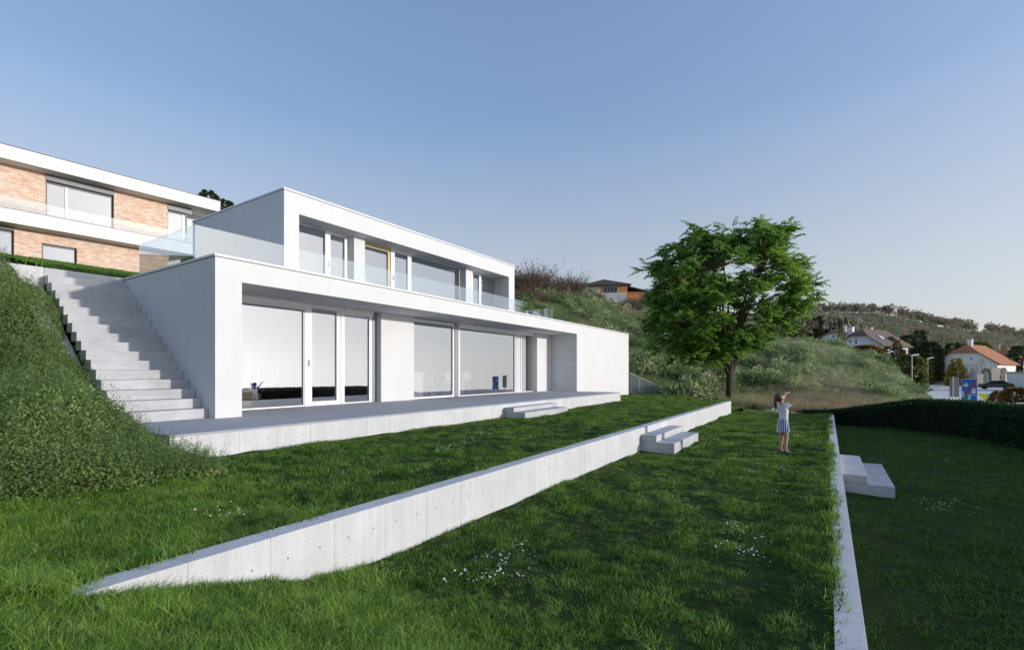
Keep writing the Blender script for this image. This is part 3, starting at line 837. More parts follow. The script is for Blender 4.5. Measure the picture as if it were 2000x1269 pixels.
def steps_free(x, y):
    k = np.ones(len(x), bool)
    for a, b, c, d in ((10.58, 13.03, 6.56, 7.3), (10.02, 12.2, 2.62, 3.4), (9.97, 12.32, -.92, -.1)):
        k &= ~((x > a - .02) & (x < b + .02) & (y > c - .02) & (y < d))
    return k
def lawn_grass(name, parts, zf, edge=None):
    """parts: (x0,x1,y0,y1,density,dmin,dmax,tufts,scale)"""
    for i, (x0, x1, y0, y1, dens, d0, d1, tf, sc) in enumerate(parts):
        x, y = rnd_pts(x0, x1, y0, y1, dens)
        ok, D = in_view(x, y)
        ok &= (D >= d0) & (D < d1) & steps_free(x, y)
        if edge is not None: ok &= edge(x, y)
        x = x[ok]; y = y[ok]
        z = zf(x, y)
        scatter(name, np.stack([x, y, z], 1), rng.uniform(0, 6.28, len(x)), lawn_scale(x, y) * sc, tf)
up_edge = lambda x, y: ~((y > 7.12) & (x > 2.7) & (x < 19.3)) & ~((y > 9.15) & (x < 25.9)) & ~((x < 2.9) & (y > 6.9)) & ~((y < 3.52) & (x > .9))
mid_edge = lambda x, y: ((y < 3.30) | (x < .86))
lawn_grass('middle_lawn_grass', [(-.5, 8, -.05, 3.50, 430, .6, 5, near_t, 1.0), (1, 14, -.05, 3.31, 300, 5, 9, mid_t, 1.0), (4, 26, -.05, 3.31, 130, 9, 40, far_t, 1.0)], g_mid, mid_edge)
lawn_grass('upper_lawn_grass', [(-1, 8, 3.49, 9, 420, .6, 5.2, near_t, 1.0), (-1, 14, 3.51, 10, 280, 5.2, 9, mid_t, 1.0), (4, 29, 3.51, 9.2, 120, 9, 40, far_t, 1.0)], g_up, up_edge)
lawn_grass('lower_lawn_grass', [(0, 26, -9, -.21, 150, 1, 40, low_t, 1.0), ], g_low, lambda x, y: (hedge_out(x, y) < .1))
# longer leaning grass on the slope at the left
x, y = rnd_pts(-.8, 3.4, .8, 7.2, 720)
ok, D = in_view(x, y)
ok &= (rng.random(len(x)) < sst(3.4, .8, x)) & ~((y > 3.25) & (y < 3.52) & (x > .9)) & (D > .7)
x = x[ok]; y = y[ok]
scatter('slope_grass', np.stack([x, y, np.where(y < 3.4, g_mid(x, y), g_up(x, y))], 1), rng.uniform(0, 6.28, len(x)), .55 + .6 * vn(x * 2, y * 2, 8), long_t, tilt=np.stack([rng.normal(0, .1, len(x)), rng.normal(.25, .12, len(x))], 1))
# grass hanging over the walls, grass strip above the top wall
def edge_row(name, x0, x1, yy, zf, dens, tf, sc, lean):
    n = int((x1 - x0) * dens)
    x = rng.uniform(x0, x1, n); y = yy + rng.normal(0, .02, n)
    ok, D = in_view(x, y); x = x[ok]; y = y[ok]
    scatter(name, np.stack([x, y, zf(x, y)], 1), rng.uniform(0, 6.28, len(x)), sc * (.6 + .6 * vn(x * 3, y * 3, 3)), tf, tilt=np.stack([lean + rng.normal(0, .15, len(x)), rng.normal(0, .1, len(x))], 1))
edge_row('upper_lawn_grass', .9, 25, 3.535, lambda x, y: g_up(x, y), 60, mid_t, 1.15, .45)
edge_row('middle_lawn_grass', 1.5, 21.8, -.045, lambda x, y: g_mid(x, y), 46, mid_t, 1.1, .75)
x, y = rnd_pts(-6, 4.2, 13.64, 18.5, 90)
x2, y2 = rnd_pts(-2, 12, 18.5, 31, 22)
x = np.concatenate([x, x2]); y = np.concatenate([y, y2])
ok, D = in_view(x, y); x = x[ok]; y = y[ok]
scatter('upper_garden_grass', np.stack([x, y, g_top(x, y)], 1), rng.uniform(0, 6.28, len(x)), 1.5 + .9 * vn(x * 2, y * 2, 8), far_t)

# small white flowers in patches
pet = []
fm = MB()
for k in range(5):
    a = k * 2 * math.pi / 5
    fm.add([(0, 0, .004), (.011 * math.cos(a - .5), .011 * math.sin(a - .5), .007), (.016 * math.cos(a), .016 * math.sin(a), .004), (.011 * math.cos(a + .5), .011 * math.sin(a + .5), .007)], [(0, 1, 2, 3)])
fme = bpy.data.meshes.new('flower'); fme.from_pydata(fm.v, [], fm.f); fme.materials.append(M('white petals', (.80, .80, .78), None, .7))
flower = bpy.data.objects.new('flower', fme)
fp = []
def flower_patch(u, v, z, n, rx, ry):
    d = (z - CAMZ) * FPX / (VH - v); p = at(u, v, d)
    for _ in range(n):
        fp.append((p.x + rng.normal(0, rx), p.y + rng.normal(0, ry), p.z))
for u, v, n in ((893, 1120, 34), (950, 1122, 30), (975, 1102, 26), (952, 1082, 24), (1015, 1065, 22), (998, 1077, 18), (1020, 1118, 20), (1040, 1082, 16),
                (1436, 1024, 40), (1462, 1072, 40), (1440, 1038, 34), (1490, 1048, 24), (1500, 1058, 20), (1405, 1062, 16), (1500, 1090, 14),
                (1480, 906, 40), (1530, 912, 30), (1555, 920, 24), (1470, 920, 26), (1322, 940, 20), (1310, 970, 20), (1325, 980, 14), (1400, 855, 20), (1520, 860, 20)):
    flower_patch(u, v, .02, n, .10, .05)
for u, v, n in ((870, 875, 30), (930, 852, 30), (962, 846, 26), (915, 862, 20), (400, 990, 16), (420, 995, 14), (465, 1000, 14), (1200, 800, 24), (1280, 796, 24), (1240, 803, 20)):
    flower_patch(u, v, .45, n, .13, .07)
for u, v, n in ((1820, 980, 34), (1850, 985, 40), (1835, 992, 40), (1870, 978, 30), (1800, 975, 24), (1900, 990, 18), (1910, 1003, 20), (1920, 948, 20), (1775, 880, 24), (1850, 900, 30), (1880, 890, 24), (1940, 890, 26), (1965, 893, 26), (1700, 895, 20), (1810, 866, 24)):
    flower_patch(u, v, -.38, n, .12, .09)
for u, v, n in ((1828, 841, 14), (1900, 854, 20), (1935, 859, 22), (1982, 869, 30), (1975, 866, 14)):
    flower_patch(u, v, -.36, n, .12, .06)
fp = np.array(fp)
fp = fp[rng.random(len(fp)) < .48]
scatter('white_flowers', fp, rng.uniform(0, 6.28, len(fp)), rng.uniform(.35, .75, len(fp)), [flower], tilt=rng.normal(0, .35, (len(fp), 2)))

# ------------------------------------------------------------------ shrub planting on the bank left of the stairs
SHRUB = leafmat('shrub leaves', [(.095, .15, .05), (.19, .275, .09), (.30, .40, .15), (.44, .54, .26)], .45, .55, spec=.25)
def shrub_mass(name, label, bounds, hf, dens, size, n_clump):
    x0, x1, y0, y1 = bounds
    x, y = rnd_pts(x0, x1, y0, y1, dens)
    h = hf(x, y)
    ok = h > .05
    x = x[ok]; y = y[ok]; h = h[ok]
    ok, D = in_view(x, y, .2); x = x[ok]; y = y[ok]; h = h[ok]
    dep = rng.random(len(x)) ** 1.7
    zt = g_bank(x, y) + h * (1 - dep * .75)
    P = np.stack([x, y, zt], 1)
    d = unit(len(x)); d[:, 2] = np.abs(d[:, 2]) * .8 + .25
    d[:, 1] -= .25
    nn = unit(len(x)) * .7 + np.array([.1, -.5, .8])
    t = .20 + .5 * rng.random(len(x)) + .45 * (vn(x * 2.2, y * 2.2, 21) - .5)
    o = leaf_obj(name, P, d, nn, size * rng.uniform(.6, 1.25, len(x)), SHRUB, None, .48, 'stuff', t)
    # upright sprigs poking out of the mass
    k = rng.choice(len(x), n_clump)
    Q = []; QD = []; QN = []
    for i in k:
        b = P[i]; top = np.array([rng.normal(0, .35), rng.normal(-.15, .3), 1.0]); top /= np.linalg.norm(top)
        ln = rng.uniform(.10, .27)
        for s in range(9):
            a = rng.uniform(0, 6.28); q = np.array([math.cos(a), math.sin(a), .55])
            Q.append(b + top * ln * s / 8); QD.append(q); QN.append(np.array([-math.cos(a) * .5, -math.sin(a) * .5, 1]))
    leaf_obj(name, np.array(Q), np.array(QD), np.array(QN), size * rng.uniform(.6, 1.0, len(Q)), SHRUB, o, .5, 'stuff', .35 + .5 * rng.random(len(Q)))
    o['label'] = label; o['category'] = 'shrubs'
    return o
def hf_up(x, y):
    right = 2.90 + .05 * np.sin(y * 3.1) + .22 * (vn(y * 1.9, y * 0 + 3, 7) - .5) - .35 * sst(12.6, 13.5, y)
    e = np.sqrt(np.clip((right - x) / .40, 0, 1)) * sst(8.3, 9.7, y) * sst(14.0, 13.35, y)
    bil = np.abs(np.sin(x * 2.1 + .6 * np.sin(y * 1.3))) * np.abs(np.sin(y * 1.75 + .5 * np.sin(x * 1.7)))
    return e * ((.24 + .52 * bil + .20 * vn(x * 3, y * 3, 18)) * (.40 + .60 * sst(9.6, 11.0, y)) + .30 * sst(2.5, 1.9, x))
def hf_low(x, y):
    front = 5.98 + .12 * np.sin(x * 2.3) + .35 * (vn(x * 1.7, x * 0, 19) - .5)
    e = np.sqrt(np.clip((y - front) / 1.0, 0, 1)) * sst(9.4, 8.4, y - .0) * sst(7.9, 7.2, y - np.clip(2.9 - x, 0, 3))
    bil = np.abs(np.sin(x * 2.0 + 1.0)) * np.abs(np.sin(y * 1.9 + .4))
    return e * np.interp(x, [0, 1.5, 2.15, 2.6, 2.9, 3.15], [.85, .82, .60, .33, .14, 0]) * (.74 + .62 * bil + .28 * vn(x * 3.3, y * 3.3, 28))
shrub_mass('bank_shrubs', 'green small-leaved shrubs covering the bank beside the concrete stairs', (-7, 2.9, 7.6, 14), hf_up, 4200, .046, 5200)
shrub_mass('front_shrubs', 'lower mound of green shrubs spreading in front of the stairs and terrace corner', (-4.5, 4.3, 5.6, 9.8), hf_low, 7500, .040, 5200)

# ------------------------------------------------------------------ clipped hedge round the lower lawn
HEDGEM = leafmat('dark hedge leaves', [(.018, .045, .02), (.03, .07, .03), (.05, .10, .042)], .25, .5)
hd = thing('hedge', 'dark clipped evergreen hedge curving round the shaded lower lawn', 'hedge', (20.6, -3.8, -.4))
hp_ = [Vector((x, y, 0)) for x, y in HEDGE]
cum = [0]
for a, b in zip(hp_, hp_[1:]): cum.append(cum[-1] + (b - a).length)
def hedge_at(s):
    k = np.clip(np.searchsorted(cum, s) - 1, 0, len(hp_) - 2)
    A = np.array([[p.x, p.y] for p in hp_]); c = np.array(cum)
    f = ((s - c[k]) / (c[k + 1] - c[k]))[:, None]
    p = A[k] * (1 - f) + A[k + 1] * f
    tdir = (A[k + 1] - A[k]); tdir /= np.linalg.norm(tdir, axis=1, keepdims=True)
    return p, np.stack([tdir[:, 1], -tdir[:, 0]], 1)          # normal
def hedge_top(s): return np.interp(s, [0, 1.0, 2.3, 4.0, 6, 30, 60], [-.05, -.02, .24, .58, .62, .60, .60])
n = 62000
s = np.concatenate([rng.uniform(0, 12, int(n * .62)), rng.uniform(12, cum[-1], int(n * .38))])
p, nr = hedge_at(s)
zb = -.45; zt = hedge_top(s)
w = .36
a = rng.random(len(s)); side = np.where(a < .42, -1, np.where(a < .66, 1, 0))
off = np.where(side == 0, rng.uniform(-w, w, len(s)), side * (w + rng.normal(0, .035, len(s)) - .05 * rng.random(len(s))))
zz = np.where(side == 0, zt + rng.normal(0, .03, len(s)), zb + (zt - zb) * rng.random(len(s)))
P = np.stack([p[:, 0] + nr[:, 0] * off, p[:, 1] + nr[:, 1] * off, zz], 1)
D = unit(len(s)) * .8 + np.stack([nr[:, 0] * side, nr[:, 1] * side, np.where(side == 0, 1.2, .5)], 1)
leaf_obj('foliage', P, D, unit(len(s)), rng.uniform(.05, .095, len(s)), HEDGEM, hd, .5, 'stuff', None, hd.location)
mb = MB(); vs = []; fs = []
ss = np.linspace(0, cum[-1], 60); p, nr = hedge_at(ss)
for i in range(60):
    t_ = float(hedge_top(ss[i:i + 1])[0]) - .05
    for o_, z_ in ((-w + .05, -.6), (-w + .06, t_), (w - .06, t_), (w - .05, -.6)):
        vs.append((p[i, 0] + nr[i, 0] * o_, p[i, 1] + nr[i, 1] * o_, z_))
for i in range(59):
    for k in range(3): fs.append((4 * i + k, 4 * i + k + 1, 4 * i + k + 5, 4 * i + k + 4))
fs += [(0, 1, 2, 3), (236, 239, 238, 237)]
ob('shade_core', mb.add(vs, fs), M('hedge inner shade', (.010, .016, .008), None, .95), hd, hd.location)  # solid inner core; near-black colour stands for shade inside the foliage

rng = np.random.default_rng(23)
# ------------------------------------------------------------------ the tree at the end of the retaining wall
BARK = M('dark brown bark', (.035, .026, .02), (.075, .055, .042), .9, 4, (1, 1, .25), bscale=22, bstr=.6, bdist=.02)
TLEAF = leafmat('tree leaves', [(.035, .095, .034), (.095, .225, .056), (.24, .41, .085), (.52, .63, .22)], .52, .42, spec=.35)  # darkest and palest stops paint crown shadow and sunny highlights
tb_ = at(1423, 787, 30.0); tb_.z = float(Zt(np.array([tb_.x]), np.array([tb_.y]))[0]) - .1
tree = thing('broadleaf_tree', 'big green multi-stemmed tree in full leaf at the far end of the retaining wall', 'tree', tb_)
bearing = Vector((_t / _n, -FPX / _n, 0)); fwd = Vector((FPX / _n, _t / _n, 0)); UP = Vector((0, 0, 1))
pxm = 30.0 / FPX
def tp(du, v, dd): return bearing * (du * pxm) + fwd * dd + UP * (CAMZ + (VH - v) * pxm - tb_.z)
# crown clusters: sprays filling the silhouette of the crown
sil = [(452, -60, 90), (470, -100, 130), (500, -126, 128), (530, -156, 138), (560, -168, 146), (590, -168, 150), (615, -164, 140), (635, -156, 118), (655, -142, 88), (675, -124, 58), (692, -98, 18), (705, -60, 5)]
sv = np.array([q[0] for q in sil]); slft = np.array([q[1] for q in sil]); srgt = np.array([q[2] for q in sil])
clus = []
lumps = []
tries = 0
while len(lumps) < 175 and tries < 40000:
    tries += 1
    v = rng.uniform(462, 700)
    l = np.interp(v, sv, slft) + 14; r = np.interp(v, sv, srgt) - 14
    f = rng.uniform(-1, 1)
    du = (l + r) / 2 + f * (r - l) / 2
    half = (r - l) / 2 * pxm
    dd = rng.uniform(-1, 1) * half * math.sqrt(max(0, 1 - f * f))
    q = math.sqrt(f * f + (dd / max(half, .1)) ** 2); up = (v - 452) / 250
    if rng.random() > .25 + .75 * q ** 2 + .4 * (up < .2): continue
    c = tp(du, v, dd)
    if any((c - k).length < .76 for k in lumps): continue
    lumps.append(c)
for c in lumps:
    w_ = rng.uniform(.45, .80)
    for _ in range(int(rng.integers(4, 9))):
        o_ = unit(1)[0] * rng.uniform(.2, 1.0) * w_
        o_[2] *= .85
        clus.append(c + Vector(o_))
# outliers beyond the outline
for du, v in ((-155, 520), (-120, 486), (-70, 458), (100, 474), (138, 508), (-140, 680), (-120, 690), (-95, 698), (-130, 665), (-40, 700), (120, 640), (-150, 655), (60, 456), (138, 620), (-20, 455), (40, 462)):
    for _ in range(2): clus.append(tp(du + rng.normal(0, 5), v + rng.normal(0, 4), rng.normal(0, .9)))
P = []; D = []; Nn = []; T = []; SZ = []
ctr = tp(0, 590, 0)
for c in clus:
    out = (c - ctr); outl = out.length
    o2 = Vector((out.x, out.y, 0)).normalized() if outl > .1 else Vector((1, 0, 0))
    ns = rng.integers(5, 8); ctone = rng.random() * .38
    for s_ in range(ns):
        a = rng.uniform(-1.9, 1.9)
        d = Vector((o2.x * math.cos(a) - o2.y * math.sin(a), o2.x * math.sin(a) + o2.y * math.cos(a), rng.uniform(-.35, .75)))
        ln = rng.uniform(.40, .75)
        b0 = c + Vector(rng.normal(0, .13, 3))
        sd = d.cross(UP).normalized()
        for k in range(15):
            t = (k + 1) / 15
            b = b0 + d * ln * t - UP * .22 * t * t * ln
            for sgn in (-1, 1):
                P.append(b); dv = d * .55 + sd * sgn * rng.uniform(.6, 1.1) - UP * rng.uniform(.05, .5)
                D.append(dv + Vector((0, 0, rng.normal(0, .35)))); Nn.append((rng.normal(0, .7), rng.normal(0, .7), .8)); SZ.append(rng.uniform(.14, .22) * (1.1 - .4 * t))
                T.append(.14 + ctone + .28 * rng.random() + .14 * t)
leaf_obj('crown', np.array([list(q) for q in P]), np.array([list(q) for q in D]), np.array(Nn), np.array(SZ), TLEAF, tree, .42, None, np.array(T))
# stems
mb = MB(); 
fork = [tp(0, 728, 0), tp(-3, 716, .1), tp(6, 720, -.1)]
ob('trunk', MB().tube([(0, 0, -.3), (0, 0, .1), tp(1, 770, 0), tp(1, 750, 0), tp(2, 733, 0), tp(2, 722, 0)], [.30, .22, .185, .175, .19, .17], 14), BARK, tree, smooth=True)
limb_t = [(-95, 640, -1.2), (-60, 600, .8), (-30, 560, -.6), (0, 540, .5), (25, 555, -1.3), (55, 585, .6), (90, 600, -.8), (40, 620, 2.0), (-20, 600, 2.2), (-50, 580, -2.2), (10, 570, -2.4), (75, 560, 1.6), (-85, 570, 1.2), (110, 610, .4)]
limbs = []
for i, (du, v, dd) in enumerate(limb_t):
    e = tp(du, v, dd); b = tp(du * .03 + 1, 734 - rng.uniform(0, 12), dd * .03)
    m1 = b.lerp(e, .35) + UP * (.35 + .2 * rng.random()) - Vector((e.x - b.x, e.y - b.y, 0)) * .10
    m2 = b.lerp(e, .7) + UP * .25 + Vector(rng.normal(0, .08, 3))
    top = e + (e - m2) * 1.1 + UP * .4
    pts = [b, m1, m2, e, top]
    rs = [.125, .085, .06, .04, .018]
    ob('limb', MB().tube(pts, rs, 8, False), BARK, tree, smooth=True)
    for a, c in zip(pts[1:], pts[2:]):
        for k in range(4): limbs.append(a.lerp(c, k / 4))
for c in clus:
    j = min(range(len(limbs)), key=lambda k: (limbs[k] - c).length + max(0, limbs[k].z - c.z) * .6)
    b = limbs[j]
    mid = b.lerp(c, .5) + UP * .10 + Vector(rng.normal(0, .06, 3))
    mb.tube([b, mid, c], [.026, .016, .006], 4, False)
o = ob('branches', mb, BARK, tree); o['kind'] = 'stuff'

# ------------------------------------------------------------------ rough grass on the slope beyond the garden
H1 = leafmat('green slope grass', [(.12, .185, .06), (.17, .25, .085), (.24, .31, .13), (.32, .36, .18)], .3, .6, 'random', .2)
H2 = leafmat('pale slope grass', [(.27, .33, .17), (.37, .43, .24), (.48, .51, .32), (.57, .57, .41)], .3, .6, 'random', .2)  # pale grass, lightened further to stand for light on the bank
H3 = leafmat('dry straw grass', [(.30, .24, .14), (.40, .32, .20), (.48, .41, .28)], .3, .7, 'random', .15)
h1_t = [tuft(22, .28, .42, .022, .9, 3, .8, 'rough_grass_tuft', H1, 60 + s) for s in range(4)]
h2_t = [tuft(22, .28, .45, .022, .9, 3, .9, 'rough_grass_tuft', H2, 70 + s) for s in range(4)]
h3_t = [tuft(20, .22, .62, .018, .7, 3, .7, 'dry_grass_tuft', H3, 80 + s) for s in range(4)]
n = 46000
az = np.radians(rng.uniform(-1, 42, n)); dd = np.exp(rng.uniform(math.log(26.5), math.log(100), n)) if False else 26.5 + 68 * rng.random(n) ** 1.25
u = CX + FPX * np.tan(az)
rr = dd / np.cos(az)
x = rr * (np.cos(az) * _fx + np.sin(az) * _rx); y = rr * (np.cos(az) * _fy + np.sin(az) * _ry)
ok = ~((x < 26.3) & (y > 8.8) & (y < 17.3)) & ~((x < 25.2) & (y < 9.3)) & (hedge_out(x, y) * (x < 26) < 3)
ok &= ~((u > 1745) & (dd > 36) & (Zt(x, y) < -.95)) & ~((x < 32.8) & (y > 8.6) & (y < 9.6) & (x > 25))
x = x[ok]; y = y[ok]; u = u[ok]; dd = dd[ok]
z = Zt(x, y)
q = vn(x * .18, y * .18, 51) * .6 + vn(x * .6, y * .6, 52) * .4
pale = sst(1300, 1600, u) * .55 + .12
dry = (sst(44, 30, dd) * sst(1380, 1520, u) * sst(1800, 1640, u)) * (.30 + .32 * sst(1480, 1560, u)) + .10 * sst(.6, .8, q) + .55 * sst(70, 85, dd) * sst(1300, 1200, u)
t_ = rng.random(len(x))
k3 = t_ < dry
k2 = ~k3 & (rng.random(len(x)) < pale + .5 * (q - .5))
k1 = ~k3 & ~k2
sc = .75 + .6 * q + .006 * (dd - 30)
for nm, k, tf in (('slope_rough_grass', k1, h1_t), ('slope_pale_grass', k2, h2_t), ('slope_dry_grass', k3, h3_t)):
    scatter(nm, np.stack([x[k], y[k], z[k] - .03], 1), rng.uniform(0, 6.28, k.sum()), sc[k], tf, tilt=rng.normal(0, .18, (k.sum(), 2)))

# low leafy scrub scattered through the slope
def scrub(m, seed, n=150):
    g = np.random.default_rng(seed)
    q = g.normal(size=(n, 3)); q /= np.linalg.norm(q, axis=1, keepdims=True); q *= g.random((n, 1)) ** .35
    P = q * [.55, .55, .42] + [0, 0, .36]
    V, F = leaf_cloud(P, q + [0, 0, .5], g.normal(size=(n, 3)), g.uniform(.10, .22, n), .55)
    me_ = mesh_np('scrub', V, F); me_.materials.append(m)
    return bpy.data.objects.new('scrub', me_)
SC1 = leafmat('scrub leaves', [(.09, .15, .06), (.14, .21, .085), (.20, .27, .12)], .3, .6, 'random', .2)
SC2 = leafmat('pale scrub leaves', [(.23, .29, .14), (.32, .38, .20), (.41, .44, .26)], .3, .6, 'random', .2)
sc_t = [scrub(SC1, 1), scrub(SC1, 2), scrub(SC2, 3), scrub(SC2, 4)]
k = rng.choice(len(x), 2600)
k = k[(vn(x[k] * .22, y[k] * .22, 71) > .46) & ~((dd[k] < 36) & (u[k] > 1380))]
scatter('slope_scrub', np.stack([x[k], y[k], z[k] - .05], 1), rng.uniform(0, 6.28, len(k)), rng.uniform(.6, 1.7, len(k)), sc_t)

# ------------------------------------------------------------------ bare shrubs on the ridge above the white house
TWIG = M('bare brown twigs', (.10, .07, .055), (.17, .125, .10), .95, 4, spec=.1)
TWIGD = leafmat('withered leaves', [(.09, .065, .045), (.14, .10, .065), (.19, .13, .08)], .2, .8)
def bare_bush(seed, n=70, h=3.0, leaves=260):
    g = np.random.default_rng(seed)
    mb = MB(); tips = []
    for k in range(n):
        a = g.uniform(0, 6.28); l = g.uniform(.1, 1.25); hh = h * g.uniform(.4, .95)
        d = np.array([math.cos(a) * l, math.sin(a) * l, 1.0])
        p0 = np.array([g.normal(0, .35), g.normal(0, .35), -.2]); p1 = p0 + d * hh * .5 + g.normal(0, .1, 3); p2 = p0 + d * hh + g.normal(0, .18, 3)
        mb.tube([p0, p1, p2], [.035, .022, .007], 3, False)
        for q in range(5):
            s0 = p1 + (p2 - p1) * g.random(); e = s0 + g.normal(0, .34, 3) + np.array([0, 0, .15])
            mb.tube([s0, e], [.014, .006], 3, False); tips.append(e)
        tips.append(p2)
    me = ob('twigs', mb, TWIG); bpy.data.objects.remove(me) if False else None
    tips = np.array(tips)
    k = g.integers(0, len(tips), leaves)
    P = tips[k] * g.uniform(.55, 1, (leaves, 1)) + g.normal(0, .15, (leaves, 3))
    lv = leaf_obj('foliage', P, unit(leaves), unit(leaves), g.uniform(.10, .24, leaves), TWIGD, None, .6)
    return me, lv
bush_src = []
for s_ in range(3):
    t = thing('bare_bush', 'bare brown bush on the grassy ridge above the white house', 'bush', (0, 0, 0), 0, 'bare bushes along the ridge')
    a, b = bare_bush(90 + s_)
    a.parent = t; b.parent = t
    bush_src.append(t)
spots = []
for u_, d_, s_ in ((1012, 62, 1.25), (1022, 66, 1.35), (1035, 64, 1.5), (1045, 70, 1.5), (1058, 66, 1.2), (1070, 72, 1.25), (1088, 74, 1.1), (1102, 76, 1.25), (1116, 78, 1.45), (1124, 82, 1.2), (1015, 54, .8), (1038, 56, .8), (1064, 58, .75), (1095, 64, .8),
                   (1135, 84, .8), (1150, 80, .7), (1168, 82, .7), (1228, 104, 1.0), (1240, 100, 1.1), (1254, 104, 1.2), (1268, 98, 1.1), (1285, 100, 1.2), (1300, 96, 1.1), (1215, 96, .7), (1245, 88, .7), (1275, 84, .7),
                   (985, 66, 1.1), (960, 78, 1.0), (905, 88, 1.1), (868, 92, 1.2)):
    p = at(u_, VH, d_); spots.append((p.x, p.y, s_))
for i, (x_, y_, s_) in enumerate(spots):
    o = bush_src[i] if i < 3 else copy_tree(bush_src[i % 3])
    o.location = (x_, y_, float(Zt(np.array([x_]), np.array([y_]))[0]) - .1)
    o.scale = (s_, s_, s_ * rng.uniform(.85, 1.1)); o.rotation_euler = (0, 0, rng.uniform(0, 6.28))
# vineyard stakes
stake = None
for i in range(26):
    u_ = 1108 + (i * 37.7) % 150; d_ = 70 + (i * 17.3) % 18
    p = at(u_, VH, d_); z_ = float(Zt(np.array([p.x]), np.array([p.y]))[0])
    if stake is None:
        stake = tag(ob('wooden_stake', MB().box(-.035, .035, -.035, .035, -.2, 1.5), M('weathered pale wood', (.36, .33, .26), None, .9)), 'pale wooden stake standing in the slope below the orange house', 'stake', 'wooden stakes on the slope')
        o = stake
    else: o = stake.copy(); COL.objects.link(o)
    o.location = (p.x, p.y, z_); o.rotation_euler = (rng.normal(0, .05), rng.normal(0, .05), rng.uniform(0, 3))

# ------------------------------------------------------------------ far woods on the hills
def zt1(p): return float(Zt(np.array([p[0]]), np.array([p[1]]))[0])
WOOD = leafmat('far bare woodland', [(.17, .16, .115), (.25, .215, .16), (.31, .26, .20), (.18, .23, .12)], .3, .9)
WOODG = leafmat('far green woodland', [(.10, .16, .08), (.14, .21, .10), (.19, .25, .14)], .3, .9)
def woods(name, label, n, u0, u1, d0, d1, hmin, hmax, m, per=34, thin=0):
    u = rng.uniform(u0, u1, n); d = rng.uniform(d0, d1, n)
    if thin: 
        k = vn(u * .05, d * .02, 61) > thin; u = u[k]; d = d[k]
    a = (u - CX) / FPX
    x = (a * _t + FPX) / _n * d; y = (-a * FPX + _t) / _n * d
    z = Zt(x, y)
    h = rng.uniform(hmin, hmax, len(x)); w = h * rng.uniform(.28, .5, len(x))
    q = unit(len(x) * per).reshape(len(x), per, 3) * (rng.random((len(x), per, 1)) ** .4)
    C = np.stack([x, y, z + h * .62], 1)[:, None, :] + q * np.stack([w, w, h * .42], 1)[:, None, :]
    tn = np.clip(rng.random((len(x), 1)) * .75 + rng.random((len(x), per)) * .3, 0, 1).ravel()
    o = leaf_obj(name, C.reshape(-1, 3), unit(len(x) * per) + [0, 0, .5], unit(len(x) * per), np.repeat(h * .20, per) * rng.uniform(.6, 1.2, len(x) * per), m, None, .75, 'stuff', tn)
    # trunks
    mb = MB()
    for i in range(0, len(x)):
        mb.tube([(x[i], y[i], z[i] - 1), (x[i], y[i], z[i] + h[i] * .8)], [h[i] * .014, h[i] * .005], 3, False)
    ob(name, mb, TWIG, o, kind='stuff')
    o['label'] = label; o['category'] = 'woodland'
    return o
woods('ridge_woodland', 'thin bare woodland along the crest of the far hill', 420, 1560, 2120, 640, 715, 8, 16, WOOD, 54, .22)
woods('hill_woodland', 'brown and green woodland covering the far hillside', 1150, 1480, 2150, 250, 690, 4, 8, WOOD, 40, .2)
woods('hill_woodland', 'green trees mixed into the far hillside woodland', 700, 1560, 2150, 240, 660, 3, 7, WOODG, 40, .3)
woods('hill_woodland', 'brown scrub wood behind the village houses on the left', 130, 1520, 1680, 118, 220, 5, 9, WOOD, 70)
woods('hill_woodland', 'scrub wood between the far houses on the right', 120, 1850, 2080, 165, 260, 5, 8, WOODG, 60)

